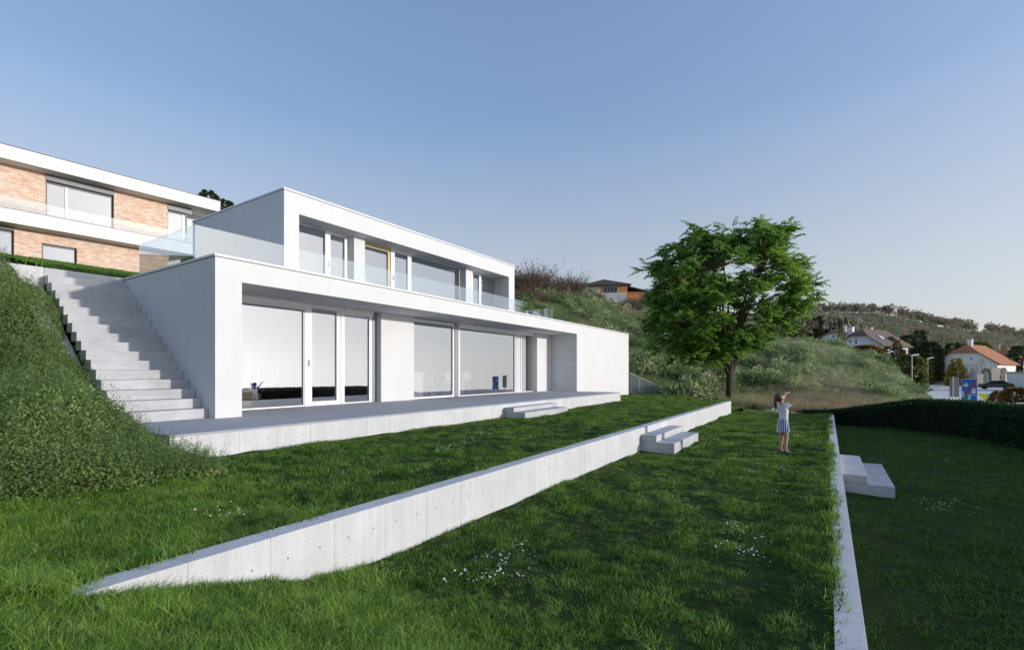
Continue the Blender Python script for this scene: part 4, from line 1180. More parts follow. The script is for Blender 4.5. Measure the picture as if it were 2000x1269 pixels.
# ------------------------------------------------------------------ village trees
NEEDLE = leafmat('dark conifer needles', [(.055, .085, .035), (.085, .125, .05), (.13, .17, .065)], .15, .7)
NEEDLEY = leafmat('golden conifer needles', [(.22, .20, .045), (.38, .33, .06), (.55, .46, .08)], .25, .7)
NEEDLEG = leafmat('fresh conifer needles', [(.14, .17, .05), (.22, .25, .075), (.32, .33, .10)], .25, .7)
PALEG = leafmat('pale green shrub leaves', [(.08, .11, .06), (.13, .17, .09), (.18, .21, .13)], .3, .7)
RUST = leafmat('rusty hedge leaves', [(.20, .11, .03), (.32, .20, .05), (.40, .28, .07)], .25, .8)
def conifer(name, label, cat, u, vt, vb, wpx, d, m, shape='cone', n=900, group=None, seed=0):
    g = np.random.default_rng(seed + int(u * 7))
    p = at(u, vb, d); h = (vb - vt) / FPX * d; w = wpx / FPX * d
    p.z = min(p.z, zt1(p) + 4.0)
    zg = zt1(p); low = min(p.z, zg + .0)
    hh = h + (p.z - low)
    t = thing(name, label, cat, (p.x, p.y, low), 0, group)
    n = int(n * 1.5)
    k = g.random(n)
    if shape == 'cone':
        tt = 1 - np.sqrt(1 - k * .985); r = (1 - tt) ** .85 * (1 + .22 * np.sin(tt * hh * 5.5 + g.uniform(0, 6)))
    elif shape == 'column':
        tt = k; r = np.sqrt(np.clip(1 - tt ** 2.2, 0, 1)) * (.75 + .25 * np.sin(3 * tt))
    else:
        tt = k; r = np.sqrt(np.clip(1 - (2 * tt - .75) ** 2 / 1.6, 0, 1))
    a = g.uniform(0, 6.283, n); rr_ = w / 2 * r * g.uniform(.55, 1.0, n) ** .5 * (1 + .14 * np.sin(a * 3 + tt * 9))
    P = np.stack([rr_ * np.cos(a), rr_ * np.sin(a), hh * (.04 + .96 * tt)], 1)
    D = np.stack([np.cos(a), np.sin(a), -.15 + .6 * g.random(n)], 1)
    n = n; sz = np.clip(w * .19, .22, 1.0) * g.uniform(.6, 1.3, n)
    leaf_obj('crown', P, D, np.stack([g.normal(0, .5, n), g.normal(0, .5, n), np.ones(n)], 1), sz, m, t, .55)
    ob('trunk', MB().tube([(0, 0, -.4), (0, 0, hh * .9)], [max(.08, w * .045), .02], 6), BARK, t)
    return t
CG = 'garden conifers of the village'
conifer('conifer', 'tall dark conifer with a pointed top rising above the village houses', 'tree', 1796, 621, 700, 34, 118, NEEDLE, n=2600)
conifer('conifer', 'dark rounded evergreen left of the tall pointed conifer', 'tree', 1773, 655, 712, 30, 112, NEEDLE, 'round', 1600)
conifer('conifer', 'dark evergreen directly below and right of the tall pointed conifer', 'tree', 1813, 668, 722, 40, 108, NEEDLE, 'round', 1900)
conifer('conifer', 'golden-green conifer right of the brown-roofed house', 'tree', 1752, 655, 708, 24, 92, NEEDLEG, n=1500)
conifer('conifer', 'brownish bare tree in front of the brown-roofed house, by the street lamp', 'tree', 1742, 678, 716, 40, 88, leafmat('brown crown', [(.11, .085, .06), (.17, .125, .08), (.22, .16, .10)], .15, .8), 'round', 900)
conifer('pine', 'dark tree whose crown just tops the right end of the brick house roof', 'tree', 408, 376, 470, 46, 62, NEEDLE, 'round', 1500)
conifer('pine', 'dark low tree top peeping over the white house beside the brick house roof', 'tree', 440, 393, 470, 44, 66, NEEDLE, 'round', 1300)
conifer('conifer', 'slim yellowish conifer in front of the leftmost village house', 'tree', 1643, 634, 672, 17, 93, NEEDLEG, n=1300)
conifer('conifer', 'dark conifer standing left of the leftmost village house', 'tree', 1597, 617, 654, 20, 122, NEEDLE, 'column', 1300)
conifer('conifer', 'smaller dark conifer close to the leftmost village house', 'tree', 1609, 625, 655, 12, 126, NEEDLE, 'column', 700)
conifer('juniper', 'wide round olive juniper above the roadside bank', 'shrub', 1776, 694, 720, 44, 82, NEEDLEG, 'round', 1800)
conifer('golden_shrub', 'golden shrub behind the third street lamp', 'shrub', 1822, 692, 724, 24, 112, NEEDLEY, 'cone', 900)
conifer('golden_shrub', 'golden shrub beside the farthest street lamp', 'shrub', 1842, 702, 726, 14, 130, NEEDLEY, 'cone', 600)
conifer('golden_shrub', 'large golden conifer in front of the orange-roofed house', 'shrub', 1868, 693, 728, 30, 97, NEEDLEY, 'cone', 1500)
conifer('young_tree', 'thin young tree against the white gable of the orange-roofed house', 'tree', 1917, 699, 738, 11, 96, NEEDLEY, 'column', 260)
conifer('column_yew', 'dark column yew left of the house path', 'shrub', 1885, 718, 744, 9, 88, NEEDLE, 'column', 500)
conifer('column_yew', 'dark column yew right of the house path', 'shrub', 1900, 713, 744, 11, 88, NEEDLEG, 'cone', 500)
conifer('column_yew', 'broad dark yew above the parked car', 'shrub', 1926, 719, 746, 14, 86, NEEDLE, 'column', 600)
conifer('column_yew', 'dark yew beside the white garage', 'shrub', 1961, 718, 742, 10, 86, NEEDLE, 'column', 500)
conifer('conifer', 'green conifer left in front of the cream house', 'tree', 1950, 697, 724, 22, 112, NEEDLEG, n=1000)
conifer('conifer', 'pointed green conifer right in front of the cream house', 'tree', 1973, 694, 724, 20, 108, NEEDLEG, n=1000)
conifer('broadleaf_tree', 'pale green round tree at the right edge of the village', 'tree', 1996, 676, 726, 40, 115, PALEG, 'round', 1500)
conifer('conifer', 'dark evergreen behind the left roof slope of the orange-roofed house', 'tree', 1862, 655, 700, 30, 128, NEEDLE, 'round', 1300)
conifer('conifer', 'dark evergreen behind the chimney of the orange-roofed house', 'tree', 1878, 657, 695, 24, 134, NEEDLE, 'round', 1000)
conifer('conifer', 'brown-green tree behind the right roof slope of the orange-roofed house', 'tree', 1915, 664, 705, 32, 132, NEEDLEG, 'round', 1200)
conifer('rusty_shrub', 'rusty orange shrub behind the hedge at the right edge', 'shrub', 1985, 758, 796, 40, 40, RUST, 'round', 1700)
conifer('rusty_shrub', 'low rusty shrub beside the white gate pillar', 'shrub', 1952, 764, 796, 26, 42, RUST, 'round', 1200)
conifer('golden_shrub', 'small golden shrub far left beside the tree, below the scrub', 'shrub', 1571, 652, 668, 8, 80, NEEDLEY, 'round', 300)

conifer('golden_shrub', 'rounded yellow-green shrub left of the golden conifer before the orange roof', 'shrub', 1806, 700, 726, 22, 106, NEEDLEG, 'round', 900)
conifer('golden_shrub', 'yellow shrub at the foot of the stone wall by the road bend', 'shrub', 1858, 712, 732, 14, 100, NEEDLEY, 'round', 700)
conifer('golden_shrub', 'yellow-green bush under the tall street-side conifers', 'shrub', 1792, 702, 722, 18, 94, NEEDLEY, 'round', 700)
conifer('rusty_shrub', 'russet bush below the porch of the brown-roofed house', 'shrub', 1690, 676, 690, 46, 84, RUST, 'round', 1200)
conifer('rusty_shrub', 'russet hedge bush along the bank below the orange-roofed house', 'shrub', 1832, 716, 734, 30, 132, RUST, 'round', 900)

# ------------------------------------------------------------------ village houses
ROOFO = M('orange roof tiles', (.36, .13, .05), (.46, .19, .08), .8, 6, (1, 1, 1), bscale=5, bstr=.5, bdist=.05)
ROOFB = M('brown roof tiles', (.13, .085, .065), (.19, .13, .10), .8, 6, bscale=5, bstr=.5, bdist=.05)
ROOFT = M('tan roof tiles', (.25, .15, .08), (.33, .21, .11), .8, 6, bscale=5, bstr=.5, bdist=.05)
ROOFD = M('dark roof tiles', (.05, .042, .045), (.085, .07, .07), .8, 4)
WHITEW = M('white village render', (.84, .84, .83), (.80, .80, .79), .9, .7)
CREAMW = M('cream village render', (.74, .66, .48), (.68, .60, .44), .9, .7)
ORANGEW = M('orange render', (.62, .26, .09), (.70, .34, .14), .9, .5)
TIMBER = M('light timber trim', (.58, .45, .30), None, .7)
PANE = M('dark house window pane', (.03, .035, .045), None, .08)
def add_win(h, x, z, w, hh, y=0.0):
    f = MB(); t = .07
    f.box(x - w / 2, x + w / 2, y - .05, y - .002, z, z + t).box(x - w / 2, x + w / 2, y - .05, y - .002, z + hh - t, z + hh)
    f.box(x - w / 2, x - w / 2 + t, y - .05, y - .002, z + t, z + hh - t).box(x + w / 2 - t, x + w / 2, y - .05, y - .002, z + t, z + hh - t)
    f.box(x - .03, x + .03, y - .045, y - .002, z + t, z + hh - t)
    wo = ob('window', f, WFRAME, h)
    ob('pane', MB().box(x - w / 2 + t, x + w / 2 - t, y - .025, y - .003, z + t, z + hh - t), PANE, wo)
def roof_mesh(w, L, he, hr, clip, o, hip_back=False):
    s = (hr - he) / (w / 2)
    xc = clip / s; hc = hr - clip; e = w / 2 + o; ze = he - o * s
    V = [(-e, -o, ze), (-xc, -o, hc), (0, clip * .9, hr), (0, L + o, hr), (-e, L + o, ze), (e, -o, ze), (xc, -o, hc), (e, L + o, ze)]
    if clip < .01: F = [(0, 2, 3, 4), (5, 7, 3, 2)]; V[2] = (0, -o, hr)
    else: F = [(0, 1, 2, 3, 4), (6, 5, 7, 3, 2), (1, 6, 2)]
    return V, F
def gable_house(label, u, vb, d, w, L, he, hr, clip, turn, wm, rm, o=.6, trim=None, name='house'):
    p = at(u, vb, d); yaw = math.atan2(p.y, p.x) - math.pi / 2 + rad(turn)
    h = thing(name, label, 'house', p, yaw)
    s = (hr - he) / (w / 2); xc = max(clip / s - .02, .01); hc = hr - clip - .12
    e_ = [(-w / 2, -3), (w / 2, -3), (w / 2, he - .1), (xc, hc), (-xc, hc), (-w / 2, he - .1)]
    ob('wall', MB().prism(e_, 'y', 0, L), wm, h)
    V, F = roof_mesh(w, L, he, hr, clip, o)
    mb = MB().add(V, F)
    me = bpy.data.meshes.new('roof'); me.from_pydata(mb.v, [], mb.f)
    bm = bmesh.new(); bm.from_mesh(me); bmesh.ops.recalc_face_normals(bm, faces=bm.faces)
    bmesh.ops.solidify(bm, geom=bm.faces[:], thickness=.2); bm.to_mesh(me); bm.free()
    link('roof', me, rm, h)
    if trim:
        q = w / 2 + o
        for sg in (-1, 1):
            ob('bargeboard', MB().add([(sg * q, -o - .06, he - o * s - .32), (sg * (xc), -o - .06, hr - clip - .25), (sg * xc, -o - .06, hr - clip + .05), (sg * q, -o - .06, he - o * s + .0),
                                       (sg * q, -o + .02, he - o * s - .32), (sg * xc, -o + .02, hr - clip - .25), (sg * xc, -o + .02, hr - clip + .05), (sg * q, -o + .02, he - o * s + .0)],
                                      [(0, 1, 2, 3), (7, 6, 5, 4), (0, 4, 5, 1), (3, 2, 6, 7), (0, 3, 7, 4), (1, 5, 6, 2)]), trim, h)
    return h
def chimney(h, x, y, z0_, z1_, w=.8, m=WHITEW):
    c = ob('chimney', MB().box(x - w / 2, x + w / 2, y - w / 2, y + w / 2, z0_, z1_), m, h)
    ob('chimney_cap', MB().box(x - w / 2 - .08, x + w / 2 + .08, y - w / 2 - .08, y + w / 2 + .08, z1_ + .003, z1_ + .15), m, h)
A = gable_house('white house with brown half-hipped roof, timber-edged gable and white porch, left in the village', 1678, 692, 98, 8.2, 11, 2.2, 5.35, 1.3, -24, WHITEW, ROOFB, .75, TIMBER)
chimney(A, -2.6, 2.4, 3.0, 5.75, .9); chimney(A, -.6, 6.0, 4.5, 5.7, .7, TIMBER)
add_win(A, -1.6, 2.35, .55, .7); add_win(A, -.55, 2.05, .45, 1.25)
ob('porch_beam', MB().box(-5.0, .6, -2.2, -.05, 1.15, 1.75), WHITEW, A)
for x_ in (-4.4, -.4): ob('porch_post', MB().box(x_ - .12, x_ + .12, -2.1, -1.86, -2.5, 1.148), WHITEW, A)
ob('skylight', MB().add([(2.4, 2.2, 3.62), (3.0, 2.2, 3.16), (3.0, 3.3, 3.16), (2.4, 3.3, 3.62), (2.45, 2.25, 3.76), (3.05, 2.25, 3.30), (3.05, 3.25, 3.30), (2.45, 3.25, 3.76)], [(0, 1, 2, 3), (4, 5, 6, 7), (0, 4, 5, 1), (1, 5, 6, 2), (2, 6, 7, 3), (3, 7, 4, 0)]), WFRAME, A)
ob('dormer', MB().prism([(2.6, 2.2), (4.2, 2.2), (4.2, 2.9), (3.4, 3.7), (2.6, 3.7)], 'y', 6.0, 8.2), ROOFB, A)
B = gable_house('small white house with tan roof, farthest left in the village behind a slim conifer', 1633, 664, 112, 5.6, 9, 1.1, 2.7, .8, -8, WHITEW, ROOFT, .5)
add_win(B, -.5, .45, .55, .85); chimney(B, 1.2, 4, 2.0, 3.5, .6)
Cc = gable_house('white house with bright orange half-hipped roof and white chimney, right of the road', 1884, 738, 104, 10.2, 14, 3.4, 7.4, 1.75, -14, WHITEW, ROOFO, .6)
chimney(Cc, .25, 2.6, 6.4, 8.3, .75)
add_win(Cc, -1.2, 3.9, .5, .5); add_win(Cc, 1.1, 3.9, .5, .5); add_win(Cc, 1.0, .95, .35, .6)
ob('door', MB().box(-.65, 1.95, -.06, -.003, -2.8, 2.7), M('white garage door', (.70, .70, .71), None, .6), Cc)
ob('door_surround', MB().box(-.75, -.66, -.08, -.003, -2.8, 2.7).box(1.96, 2.05, -.08, -.003, -2.8, 2.7).box(-.75, 2.05, -.08, -.003, 2.702, 2.8), M('grey door surround', (.42, .42, .44), None, .7), Cc)
Dh = gable_house('cream house with orange roof and two chimneys at the far right', 1962, 722, 122, 6.6, 8, 2.6, 5.6, 1.9, -6, CREAMW, ROOFO, .4)
chimney(Dh, -1.5, 2.6, 3.6, 6.6, .75, TIMBER); chimney(Dh, 1.6, 2.6, 3.6, 6.6, .75, TIMBER)
add_win(Dh, .4, 1.1, 1.2, 1.2)
E_ = gable_house('pale grey gabled house half hidden behind the dark evergreens', 1824, 712, 138, 6.4, 8, 2.6, 6.4, .2, 6, WHITEW, ROOFD, .1)
add_win(E_, 1.0, 1.4, .7, .9)
# orange house on the hill
p = at(1186, 592, 112)
oh = thing('hillside_house', 'orange house with dark hipped roof on a concrete base, up on the ridge', 'house', p, math.atan2(p.y, p.x) - math.pi / 2 + rad(4))
ob('base_wall', MB().box(-4.2, 5.2, -2.2, 6, -5.5, .55), CONC, oh)
ob('wall', MB().box(-5.2, 4.6, 0, 8, -4, 4.4), ORANGEW, oh)
ob('side_wing', MB().box(4.605, 9.6, 1.5, 8, -4, 2.8), ORANGEW, oh)
ob('roof', MB().add([(-6.0, -.9, 4.25), (5.4, -.9, 4.25), (5.4, 9, 4.25), (-6.0, 9, 4.25), (-.6, 3.2, 6.2), (.6, 4.4, 6.2), (-6, -.9, 4.02), (5.4, -.9, 4.02), (5.4, 9, 4.02), (-6, 9, 4.02)],
                    [(0, 1, 4), (1, 2, 5, 4), (2, 3, 5), (3, 0, 4, 5), (6, 7, 1, 0), (7, 8, 2, 1), (8, 9, 3, 2), (9, 6, 0, 3), (9, 8, 7, 6)]), ROOFD, oh)
ob('wing_roof', MB().add([(4.3, .6, 4.2), (9.9, .6, 2.7), (9.9, 9, 2.7), (4.3, 9, 4.2), (4.3, .6, 3.98), (9.9, .6, 2.48), (9.9, 9, 2.48), (4.3, 9, 3.98)], [(0, 1, 2, 3), (7, 6, 5, 4), (0, 4, 5, 1), (1, 5, 6, 2), (2, 6, 7, 3), (3, 7, 4, 0)]), ROOFD, oh)
ob('balcony_wall', MB().box(-1.4, 4.2, -2.0, -1.85, .56, 2.1), CONC, oh)
w_ = ob('window', MB().box(-.9, 2.4, -.06, -.003, 2.3, 3.9), WFRAME, oh)
for k in range(4): ob('pane', MB().box(-.82 + k * .81, -.1 + k * .81, -.09, -.062, 2.4, 3.8), PANE, w_)
w_ = ob('window', MB().box(-4.4, -1.7, -.06, -.003, 1.6, 3.7), WFRAME, oh)
for k in range(2): ob('pane', MB().box(-4.3 + k * 1.3, -3.1 + k * 1.3, -.09, -.062, 1.7, 3.6), M('pale curtained pane', (.5, .47, .40), None, .2), w_)
def stone_wall(label, u0, u1, vt, vb, d, m, dd=0, name='stone_wall', cat='wall'):
    a = at(u0, vb, d); b = at(u1, vb, d + dd); h = (vb - vt) / FPX * d
    L_ = math.hypot(b.x - a.x, b.y - a.y)
    o = ob(name, MB().box(0, L_, -.2, .2, -1.5, h), m, bevel=.03)
    o.location = a; o.rotation_euler = (0, 0, math.atan2(b.y - a.y, b.x - a.x))
    return tag(o, label, cat)
STONE = M('pale rubble stone', (.36, .31, .25), (.56, .50, .43), .95, 4, (1, 1, 2), bscale=3, bstr=.8, bdist=.05)
stone_wall('pale stone wall at the road bend, left of the yew path', 1848, 1881, 722, 737, 108, STONE, 4)
stone_wall('pale terrace wall of stone below the cream house, above the parked car', 1934, 1962, 718, 740, 92, STONE)
stone_wall('short stone wall right of the yew path', 1906, 1919, 730, 752, 84, STONE)
stone_wall('long low stone edging below the brown-roofed house', 1728, 1768, 708, 716, 80, STONE, 6)
stone_wall('white garden wall beside the olive juniper', 1785, 1797, 716, 724, 86, WHITEW, 3)
stone_wall('pale wall on the slope below the orange hill house', 1160, 1212, 582, 590, 98, STONE, 4)
g_ = at(1968, 762, 76)
ga = thing('garage', 'white flat garage cut off by the right edge of the picture', 'garage', g_, math.atan2(g_.y, g_.x) - math.pi / 2 - rad(14))
ob('wall', MB().box(0, 9, 0, 6, -1.5, 2.75), WHITEW, ga)
ob('roof', MB().box(-.15, 9.2, -.15, 6.2, 2.753, 2.95), STONE, ga)

# ------------------------------------------------------------------ road with pavement and kerb
ROAD = M('sunlight-coloured road', (.66, .63, .60), (.74, .71, .68), .9, .8, bscale=40, bstr=.2, bdist=.01)  # bright sunlight on the road is put into its pale colour
PAVE = M('pale pavement', (.56, .52, .48), (.64, .60, .55), .9, 1.5, bscale=20, bstr=.3, bdist=.01)
KERB = M('grey kerb stone', (.24, .23, .22), None, .9)
cl = [(1750, 30), (1768, 40), (1782, 52), (1791.7, 62), (1822, 84), (1853, 126), (1868, 150)]
def off_line(o_):
    P_ = [at(u, VH, d) for u, d in cl]; out = []
    for i, q in enumerate(P_):
        t_ = (P_[min(i + 1, len(P_) - 1)] - P_[max(i - 1, 0)]); t_.z = 0; t_.normalize()
        nrm = Vector((t_.y, -t_.x, 0)); out.append(q + nrm * o_)
    return out
def ribbon(name, o0, o1, dz, m, thick=.3):
    a = off_line(o0); b = off_line(o1); mb = MB(); n_ = len(a); vs = []
    for i in range(n_):
        z_ = [-1.26, -1.26, -1.26, -1.25, -1.22, -1.10, -.9][i] + dz
        vs += [(a[i].x, a[i].y, z_), (b[i].x, b[i].y, z_), (a[i].x, a[i].y, z_ - thick), (b[i].x, b[i].y, z_ - thick)]
    fs = []
    for i in range(n_ - 1):
        q = 4 * i; r = q + 4
        fs += [(q, q + 1, r + 1, r), (q, r, r + 2, q + 2), (q + 1, q + 3, r + 3, r + 1)]
    return ob(name, mb.add(vs, fs), m, kind='structure')
ribbon('road', .16, 9.5, 0, ROAD)
ribbon('kerb', 0, .155, .11, KERB)
ribbon('pavement', -1.9, -.003, .10, PAVE)

# ------------------------------------------------------------------ street lamps, cabinet, signs, car
LAMPM = M('galvanised lamp post', (.42, .40, .37), None, .5, metal=.2)
LHEAD = M('white lamp housing', (.70, .69, .66), None, .4)
labs = ['nearest and leftmost street lamp with its post foot behind the grassy mound', 'second street lamp, standing beside the pale utility cabinet', 'third street lamp, in front of the golden shrubs', 'farthest street lamp at the road bend, before the orange-roofed house']
lamp0 = None
for i, (u, vt, vb, d) in enumerate(((1735, 685, 740, 68), (1781, 691, 764, 76), (1812, 697.5, 756, 97), (1838, 704, 749, 124))):
    p = at(u, vb, d)
    if lamp0 is None:
        lamp0 = thing('street_lamp', '', 'street lamp', p, 0, 'street lamps along the road')
        ob('post', MB().tube([(0, 0, -.3), (0, 0, 1.2), (0, 0, 1.21), (0, 0, 5.75)], [.11, .10, .075, .06], 8), LAMPM, lamp0)
        ob('lamp_head', MB().add([(-.15, -.16, 5.75), (1.15, -.2, 5.95), (1.15, .2, 5.95), (-.15, .16, 5.75), (-.12, -.12, 5.95), (1.0, -.14, 6.12), (1.0, .14, 6.12), (-.12, .12, 5.95)],
                                 [(3, 2, 1, 0), (4, 5, 6, 7), (0, 1, 5, 4), (1, 2, 6, 5), (2, 3, 7, 6), (3, 0, 4, 7)]), LHEAD, lamp0, bevel=.04)
        o = lamp0
    else: o = copy_tree(lamp0)
    o['label'] = labs[i]; o.location = p
    h = (vb - vt) / FPX * d / 6.1
    o.scale = (h, h, h); o.rotation_euler = (0, 0, math.atan2(bearing.y, bearing.x))
p = at(1777, 764, 72)
uc = thing('utility_cabinet', 'pale grey utility cabinet at the foot of the second street lamp', 'cabinet', p, math.atan2(p.y, p.x) - math.pi / 2)
ob('body', MB().box(-.26, .26, -.18, .18, -.3, 1.25), LHEAD, uc, bevel=.01); ob('lid', MB().box(-.3, .3, -.22, .22, 1.253, 1.33), LAMPM, uc)
ob('door', MB().box(-.22, .22, -.195, -.183, .05, 1.18), WFRAME, uc)

SB = M('sign blue', (.005, .15, .56), None, .35); SW = M('sign white', (.78, .78, .78), None, .4)
SR = M('sign red', (.42, .05, .05), None, .4); SG = M('sign green', (.06, .30, .06), None, .4); SY = M('sign yellow', (.85, .78, .02), None, .4)
SGREY = M('grey sign back', (.27, .26, .25), (.33, .32, .31), .55, 3)
p = at(1893, 763, 30)
sg = thing('road_sign', 'blue and white residential-zone end sign with a red and green diagonal bar', 'sign', p, math.atan2(p.y, p.x) - math.pi / 2 + rad(4))
sw, sh = .365, .74
def plate(x0, x1, z0_, z1_, y, m, nm, par, t=.004): return ob(nm, MB().box(x0, x1, y - t, y, z0_, z1_), m, par)
ob('post', MB().tube([(0, .05, -2.3), (0, .05, .78)], .03, 8), LAMPM, sg)
pl = plate(-sw, sw, -sh, sh, .0, SW, 'panel', sg, .02)
plate(-sw + .02, sw - .02, -sh + .02, sh - .02, -.0205, SB, 'face', pl, .003)
yf = -.0240
def shape(poly, m, nm, y=yf): return ob(nm, MB().prism(poly, 'y', y - .003, y), m, pl)
# car seen from the front
shape([(-.26, .40), (-.05, .40), (-.05, .28), (-.08, .28), (-.08, .24), (-.11, .24), (-.11, .28), (-.20, .28), (-.20, .24), (-.23, .24), (-.23, .28), (-.26, .28)], SW, 'car_symbol')
shape([(-.23, .405), (-.08, .405), (-.11, .53), (-.20, .53)], SW, 'car_symbol')
shape([(-.205, .42), (-.105, .42), (-.12, .50), (-.19, .50)], SB, 'car_symbol', yf - .0035)
# house
shape([(.10, -.16), (.29, -.16), (.29, .08), (.20, .20), (.10, .06)], SW, 'house_symbol')
shape([(.155, -.02), (.205, -.02), (.205, .05), (.155, .05)], SB, 'house_symbol', yf - .0035)
# kerb line and adult
shape([(.02, -.21), (.31, -.27), (.31, -.295), (.02, -.235)], SW, 'line_symbol')
shape([(-.32, -.38), (-.24, -.38), (-.245, -.12), (-.25, -.05), (-.31, -.05), (-.315, -.12)], SW, 'person_symbol')
shape([(-.30 + .03 * math.cos(k), .0 + .03 * math.sin(k)) for k in np.linspace(0, 6.0, 10)], SW, 'person_symbol')
# running child and ball
shape([(-.06, -.50), (-.02, -.36), (-.10, -.30), (-.08, -.27), (.0, -.32), (.06, -.27), (.08, -.30), (.03, -.38), (.04, -.46), (.09, -.56), (.05, -.58), (.0, -.49), (-.05, -.60), (-.10, -.62), (-.10, -.58)], SW, 'child_symbol')
shape([(.02 + .035 * math.cos(k), -.23 + .035 * math.sin(k)) for k in np.linspace(0, 6.0, 10)], SW, 'child_symbol')
shape([(-.17 + .025 * math.cos(k), -.55 + .025 * math.sin(k)) for k in np.linspace(0, 6.0, 10)], SW, 'ball_symbol')
def dg(t): return (-.33 + .66 * t, -.68 + 1.36 * t)
def bar(t0, t1, m):
    a = dg(t0); b = dg(t1); q = (.052, -.025)
    ob('diagonal_bar', MB().prism([(a[0] - q[0], a[1] - q[1]), (a[0] + q[0], a[1] + q[1]), (b[0] + q[0], b[1] + q[1]), (b[0] - q[0], b[1] - q[1])], 'y', yf - .010, yf - .0065), m, pl)
bar(.04, .32, SG); bar(.321, .97, SR)
p = at(1864, 756, 31)
gs = thing('road_sign', 'grey back of a narrow road sign on a white post, left of the blue sign', 'sign', p, math.atan2(p.y, p.x) - math.pi / 2)
ob('post', MB().tube([(-.06, -.06, -2.2), (-.06, -.06, .66)], .035, 8), SW, gs)
ob('panel', MB().box(-.2, .23, 0, .02, -.62, .63), SGREY, gs)
ob('bracket', MB().box(-.19, .22, -.025, -.002, .3, .345).box(-.19, .22, -.025, -.002, -.36, -.315), LAMPM, gs)
ob('edge_strip', MB().box(-.235, -.203, -.03, .03, -.6, .65), SGREY, gs)
p = at(1920, 790, 46)
yp = thing('yellow_board', 'bright yellow slanted board beside the white gate pillar', 'board', p, math.atan2(p.y, p.x) - math.pi / 2)
ob('panel', MB().prism([(-.42, 1.08), (.40, 1.02), (.34, .30), (.1, .42)], 'y', 0, .04), SY, yp); ob('post', MB().box(.30, .36, .045, .1, -.8, 1.0), LAMPM, yp)
p = at(1933, 792, 44)
gp = thing('gate_pillar', 'white banded gate pillar beside the yellow board', 'pillar', p, math.atan2(p.y, p.x) - math.pi / 2)
ob('shaft', MB().box(-.19, .19, -.19, .19, -.8, 1.05), WHITEW, gp)
for k in range(4): ob('band', MB().box(-.215, .215, -.215, .215, .06 + .26 * k, .12 + .26 * k), STONE, gp)
ob('cap', MB().box(-.24, .24, -.24, .24, 1.053, 1.15), WHITEW, gp)
for u, lab in ((1947, 'white square fence pillar nearest the banded gate pillar'), (1971, 'middle white square fence pillar behind the hedge'), (1995, 'white square fence pillar at the right edge of the picture')):
    p = at(u, 800, 36)
    o = ob('fence_pillar', MB().box(-.23, .23, -.2, .2, -1.0, .46).box(-.27, .27, -.24, .24, .463, .52), WHITEW); o.location = p; o.rotation_euler = (0, 0, math.atan2(p.y, p.x) - math.pi / 2)
    tag(o, lab, 'pillar', 'white fence pillars')
# parked car, side view
p = at(1944, 760, 76)
car = thing('parked_car', 'dark grey parked car below the stone terrace wall', 'car', p, math.atan2(p.y, p.x) - math.pi / 2 + rad(6))
CARP = M('dark car paint', (.045, .04, .04), None, .25); CARG = M('car glass', (.01, .012, .015), None, .05); TYRE = M('tyre rubber', (.015, .015, .015), None, .8); RIM = M('alloy rim', (.4, .4, .42), None, .35, metal=.6)
prof = [(-2.0, .30), (-1.98, .70), (-1.75, .86), (-1.15, .93), (-.55, 1.36), (.75, 1.42), (1.55, .98), (1.95, .92), (2.02, .55), (2.0, .30)]
b_ = ob('body', MB().prism(prof, 'y', -.82, .82), CARP, car, bevel=.05, seg=2)
ob('side_window', MB().prism([(-1.02, .95), (-.52, 1.29), (.08, 1.33), (.08, .95)], 'y', -.835, -.822), CARG, car)
ob('side_window', MB().prism([(.14, .95), (.14, 1.33), (.72, 1.34), (1.35, .98)], 'y', -.835, -.822), CARG, car)
for x_ in (-1.25, 1.25):
    for y_ in (-.74, .74):
        w_ = ob('wheel', MB().lathe([(.01, -.1), (.3, -.1), (.32, -.06), (.32, .06), (.3, .1), (.01, .1)], 18).xf(Matrix.Translation((x_, y_, .32)) @ Matrix.Rotation(rad(90), 4, 'X')), TYRE, car)
        ob('rim', MB().lathe([(.01, -.115), (.2, -.11), (.21, -.1)], 12).xf(Matrix.Translation((x_, y_, .32)) @ Matrix.Rotation(rad(90), 4, 'X')), RIM, w_)
for y_ in (-.6, .6): ob('headlight', MB().box(-2.015, -1.9, y_ - .15, y_ + .15, .6, .74), SW, car)

# ------------------------------------------------------------------ stepped-down railing at the right end of the white house
RAIL = M('galvanised railing', (.30, .34, .38), None, .45, metal=.4)
fc = thing('metal_fence', 'grey metal bar railing sloping down from the right end of the white house', 'fence', (25.85, 9.2, 0))
fz = lambda x: 1.57 - (x - 25.85) * .155
L = fc.location
sl_ = fz(32.3) - fz(25.85)
def srail(dz, t): return MB().add([(25.85, 9.2 - t, fz(25.85) + dz - t), (32.3, 9.2 - t, fz(32.3) + dz - t), (32.3, 9.2 + t, fz(32.3) + dz - t), (25.85, 9.2 + t, fz(25.85) + dz - t), (25.85, 9.2 - t, fz(25.85) + dz + t), (32.3, 9.2 - t, fz(32.3) + dz + t), (32.3, 9.2 + t, fz(32.3) + dz + t), (25.85, 9.2 + t, fz(25.85) + dz + t)],
                            [(3, 2, 1, 0), (4, 5, 6, 7), (0, 1, 5, 4), (1, 2, 6, 5), (2, 3, 7, 6), (3, 0, 4, 7)])
ob('top_rail', srail(0, .022), RAIL, fc, L); ob('bottom_rail', srail(-1.05, .018), RAIL, fc, L)
bar_o = None
for k in range(46):
    x_ = 25.95 + k * .14
    if bar_o is None: bar_o = ob('bar', MB().box(-.011, .011, -.011, .011, -1.03, -.02), RAIL, fc); o = bar_o
    else: o = bar_o.copy(); COL.objects.link(o)
    o.location = (x_ - L.x, 0, fz(x_))
